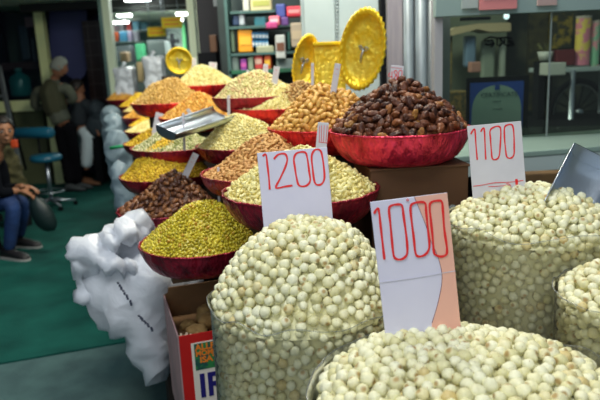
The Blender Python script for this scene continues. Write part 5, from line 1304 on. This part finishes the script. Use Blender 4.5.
# standing man seen from behind
def standing_man():
    D = 7.85; t = tag(empty('person', (at(72, 190, D).x, D, 0)), 'standing grey-haired person seen from behind in olive vest and dark trousers', 'person')
    hc = at(59.5, 67, D - .05); neck = at(54, 79, D); chest = at(51, 92, D); waist = at(60, 118, D); pel = at(64, 126, D)
    face = Vector((.85, .35, -.38))
    shr = at(66, 86, D + .02); shl = at(37, 90, D + .02); elr = at(75, 99, D + .03); wr = at(64, 103, D + .10); ell = at(34, 108, D + .1); wl = at(52, 106, D + .25)
    hl, hr = at(60, 128, D), at(70, 128, D); kl, kr = at(66, 157, D + .02), at(74, 157, D + .02); al, ar = at(70, 184, D - .02), at(78, 184, D + .12)
    hm, M = head_mesh(hc, face, s=1.0)
    body = [[(pel, (.16, .12)), (waist, (.15, .11)), (chest, (.19, .12)), (neck - Vector((0, 0, .04)), .07), (neck, .055), (hc - Vector((0, 0, .05)), .055)],
            [(chest, (.15, .10)), (shr, .065), (elr, .046), (wr, .030)], [(chest, (.15, .10)), (shl, .065), (ell, .046), (wl, .030)],
            [(pel, (.14, .12)), (hl, .09), (kl, .06), (al, .04)], [(pel, (.14, .12)), (hr, .09), (kr, .06), (ar, .04)]]
    hands = hand_chains(wr, Vector((-.6, .2, .1)), Vector((0, .3, 1)), 1.0, .5, 1) + hand_chains(wl, Vector((.8, .2, .2)), Vector((0, .3, 1)), 1.0, .5, -1)
    fuse('body', [skin_part([c_]) for c_ in body] + [skin_part([c_]) for c_ in hands] + [hm], M_skin2, t, .008, 2)
    fuse('pale_shirt', [skin_part([c_]) for c_ in [[(pel + Vector((0, 0, .02)), (.19, .145)), (waist, (.18, .13)), (chest, (.19, .12)), (neck - Vector((0, 0, .03)), .085), (neck + Vector((.01, 0, .01)), .075)], [(chest, (.15, .10)), (shr, .085), (elr, .066), (wr.lerp(elr, .3), .048)], [(chest, (.15, .10)), (shl, .085), (ell, .066), (wl.lerp(ell, .3), .048)]]],
         mat('shirt_khaki', (.11, .12, .08), .85, col2=(.075, .085, .07), scale=7), t, .013)
    fuse('olive_vest', [skin_part([c_]) for c_ in [[(waist + Vector((-.03, 0, -.02)), (.195, .15)), (waist.lerp(chest, .5), (.215, .15)), (chest, (.255, .16)), (neck + Vector((-.02, 0, -.06)), (.19, .11)), (neck + Vector((0, .01, -.01)), (.085, .085))], [(chest, (.2, .13)), (shr.lerp(chest, .35), .105)], [(chest, (.2, .13)), (shl.lerp(chest, .2), .115)]]],
         mat('vest_olive', (.045, .048, .024), .85, col2=(.06, .06, .03), scale=8), t, .013)
    fuse('dark_trousers', [skin_part([c_]) for c_ in [[(pel, (.165, .13)), (hl, .115), (kl, .085), (kl.lerp(al, .5), .078), (al, .075)], [(pel, (.165, .13)), (hr, .115), (kr, .085), (kr.lerp(ar, .5), .078), (ar, .075)]]],
         mat('trouser_black', (.004, .004, .006), .95, spec=.1), t, .013)
    hair(hc, M, 1.0, mat('grey_hair', (.26, .28, .25), .8, bump=.6, bscale=60), t, low=-.40, front=.40)
    for a in (al, ar): shoe(Vector((a.x, a.y, 0)), Vector((.97, -.2, 0)), mat('grey_shoe', (.05, .06, .065), .6), M_black, t, .28)
    ph = tag(build('mobile_phone', nbox(at(66, 102, D + .26), (.07, .012, .13), .3, .003), M_black), 'dark phone held by the grey-haired standing person', 'phone')
standing_man()
def white_trousers_person():
    D = 8.25; t = tag(empty('person', (at(88, 175, D).x, D, 0)), 'person in pale loose trousers and brown sandals, mostly hidden behind the standing man', 'person')
    pel = at(80, 129, D + .05); chest = at(79, 104, D + .05); neck = at(80, 92, D); hc = at(77, 88, D)
    kr, kl = at(89, 133, D - .05), at(85, 137, D + .25); ar, al = at(86, 171, D - .08), at(79, 168, D + .25)
    shr, er, wr = at(87, 102, D - .02), at(93, 117, D), at(95, 126, D - .1)
    hm, M = head_mesh(hc, Vector((.9, .3, -.3)), s=.95)
    fuse('body', [skin_part([c_]) for c_ in [[(pel, .12), (chest, (.15, .1)), (neck - Vector((0, 0, .04)), .07), (hc - Vector((0, 0, .05)), .05)], [(chest, .1), (shr, .06), (er, .042), (wr, .028)], [(pel, .12), (kr, .06), (ar, .04)], [(pel, .12), (kl, .06), (al, .04)]]] + [skin_part([c_]) for c_ in hand_chains(wr, Vector((.5, -.3, -.8)), Vector((-.5, 0, -.3)))] + [hm], M_skin2, t, .009)
    fuse('dark_shirt', [skin_part([c_]) for c_ in [[(pel, .14), (chest, (.17, .12)), (neck - Vector((0, 0, .05)), .08)], [(chest, .1), (shr, .08), (er, .06), (er.lerp(wr, .4), .055)]]], mat('shirt_slate', (.018, .026, .035), .85), t, .014)
    fuse('pale_trousers', [skin_part([c_]) for c_ in [[(pel - Vector((0, 0, .02)), .13), (kr, .105), (kr.lerp(ar, .5), .095), (ar + Vector((0, 0, .03)), .085)], [(pel - Vector((0, 0, .02)), .13), (kl, .10), (kl.lerp(al, .5), .09), (al + Vector((0, 0, .03)), .08)]]], mat('trouser_pale', (.62, .74, .80), .8, bump=.5, bscale=12), t, .014)
    hair(hc, M, .95, mat('black_hair', (.010, .007, .006), .6), t, low=-.3, front=.4)
    for a in (al, ar): shoe(Vector((a.x, a.y, 0)), Vector((.97, -.25, 0)), mat('sandal_brown', (.20, .09, .045), .6), M_black, t, .27, name='sandal')
white_trousers_person()
crumple('slate_bundle', [(at(98, 110, 8.2), (.11, .1, .14), (0, 0, 0)), (at(97, 126, 8.2), (.14, .1, .14), (0, 0, 0))], mat('slate_cloth_bag', (.03, .045, .06), .8), 'dim slate blue bundle piled beside the door frame', 'bundle', seed=71, amp=.02, vox=.02)
item('bundle_crate', 'black crate that carries the slate blue bundle', 'crate', 91, 138, 104, 182, 8.15, .3, M_black)

# ------------------------------------------------------------------ light
def area(name, loc, size, power, colr, target=None, sizey=None):
    l = bpy.data.lights.new(name, 'AREA'); l.energy = power; l.color = colr; l.size = size
    if sizey: l.shape = 'RECTANGLE'; l.size_y = sizey
    o = bpy.data.objects.new(name, l); C.objects.link(o); o.location = loc
    d = (Vector(target) - Vector(loc)) if target is not None else Vector((0, 0, -1)); o.rotation_euler = d.to_track_quat('-Z', 'Y').to_euler()
    return o
w = bpy.data.worlds.new('world'); SC.world = w; w.use_nodes = True; bg = w.node_tree.nodes['Background']; bg.inputs[0].default_value = (.80, .92, 1.0, 1); bg.inputs[1].default_value = .17
area('street_daylight', (-.5, .1, 4.4), 1.8, 90, (.94, .97, 1.0), (.25, 1.6, .9))
area('street_bounce', (-.6, -2.2, 2.6), 2.4, 34, (.92, .97, 1.0), (.2, 2.0, 1.0))
area('stall_lamp', (.2, 2.9, 3.0), .5, 46, (1.0, .95, .80), (-.2, 2.9, 1))
area('stall_lamp', (-.9, 4.6, 2.9), .5, 45, (1.0, .95, .80), (-1.0, 4.6, 1))
area('shop_lamp', (-1.9, 9.6, 2.25), 1.2, 90, (.92, 1.0, .92), (-1.9, 9.4, 0))
area('shelf_lamp', (-.35, 4.3, 2.9), .4, 12, (.95, 1.0, .95), (-.4, 5.2, 1.5))
SC.view_settings.view_transform = 'Standard'; SC.view_settings.look = 'None'; SC.view_settings.gamma = 1; SC.view_settings.exposure = 0.0
SC.cycles.max_bounces = 8; SC.cycles.transparent_max_bounces = 16
SC.cycles.use_denoising = True
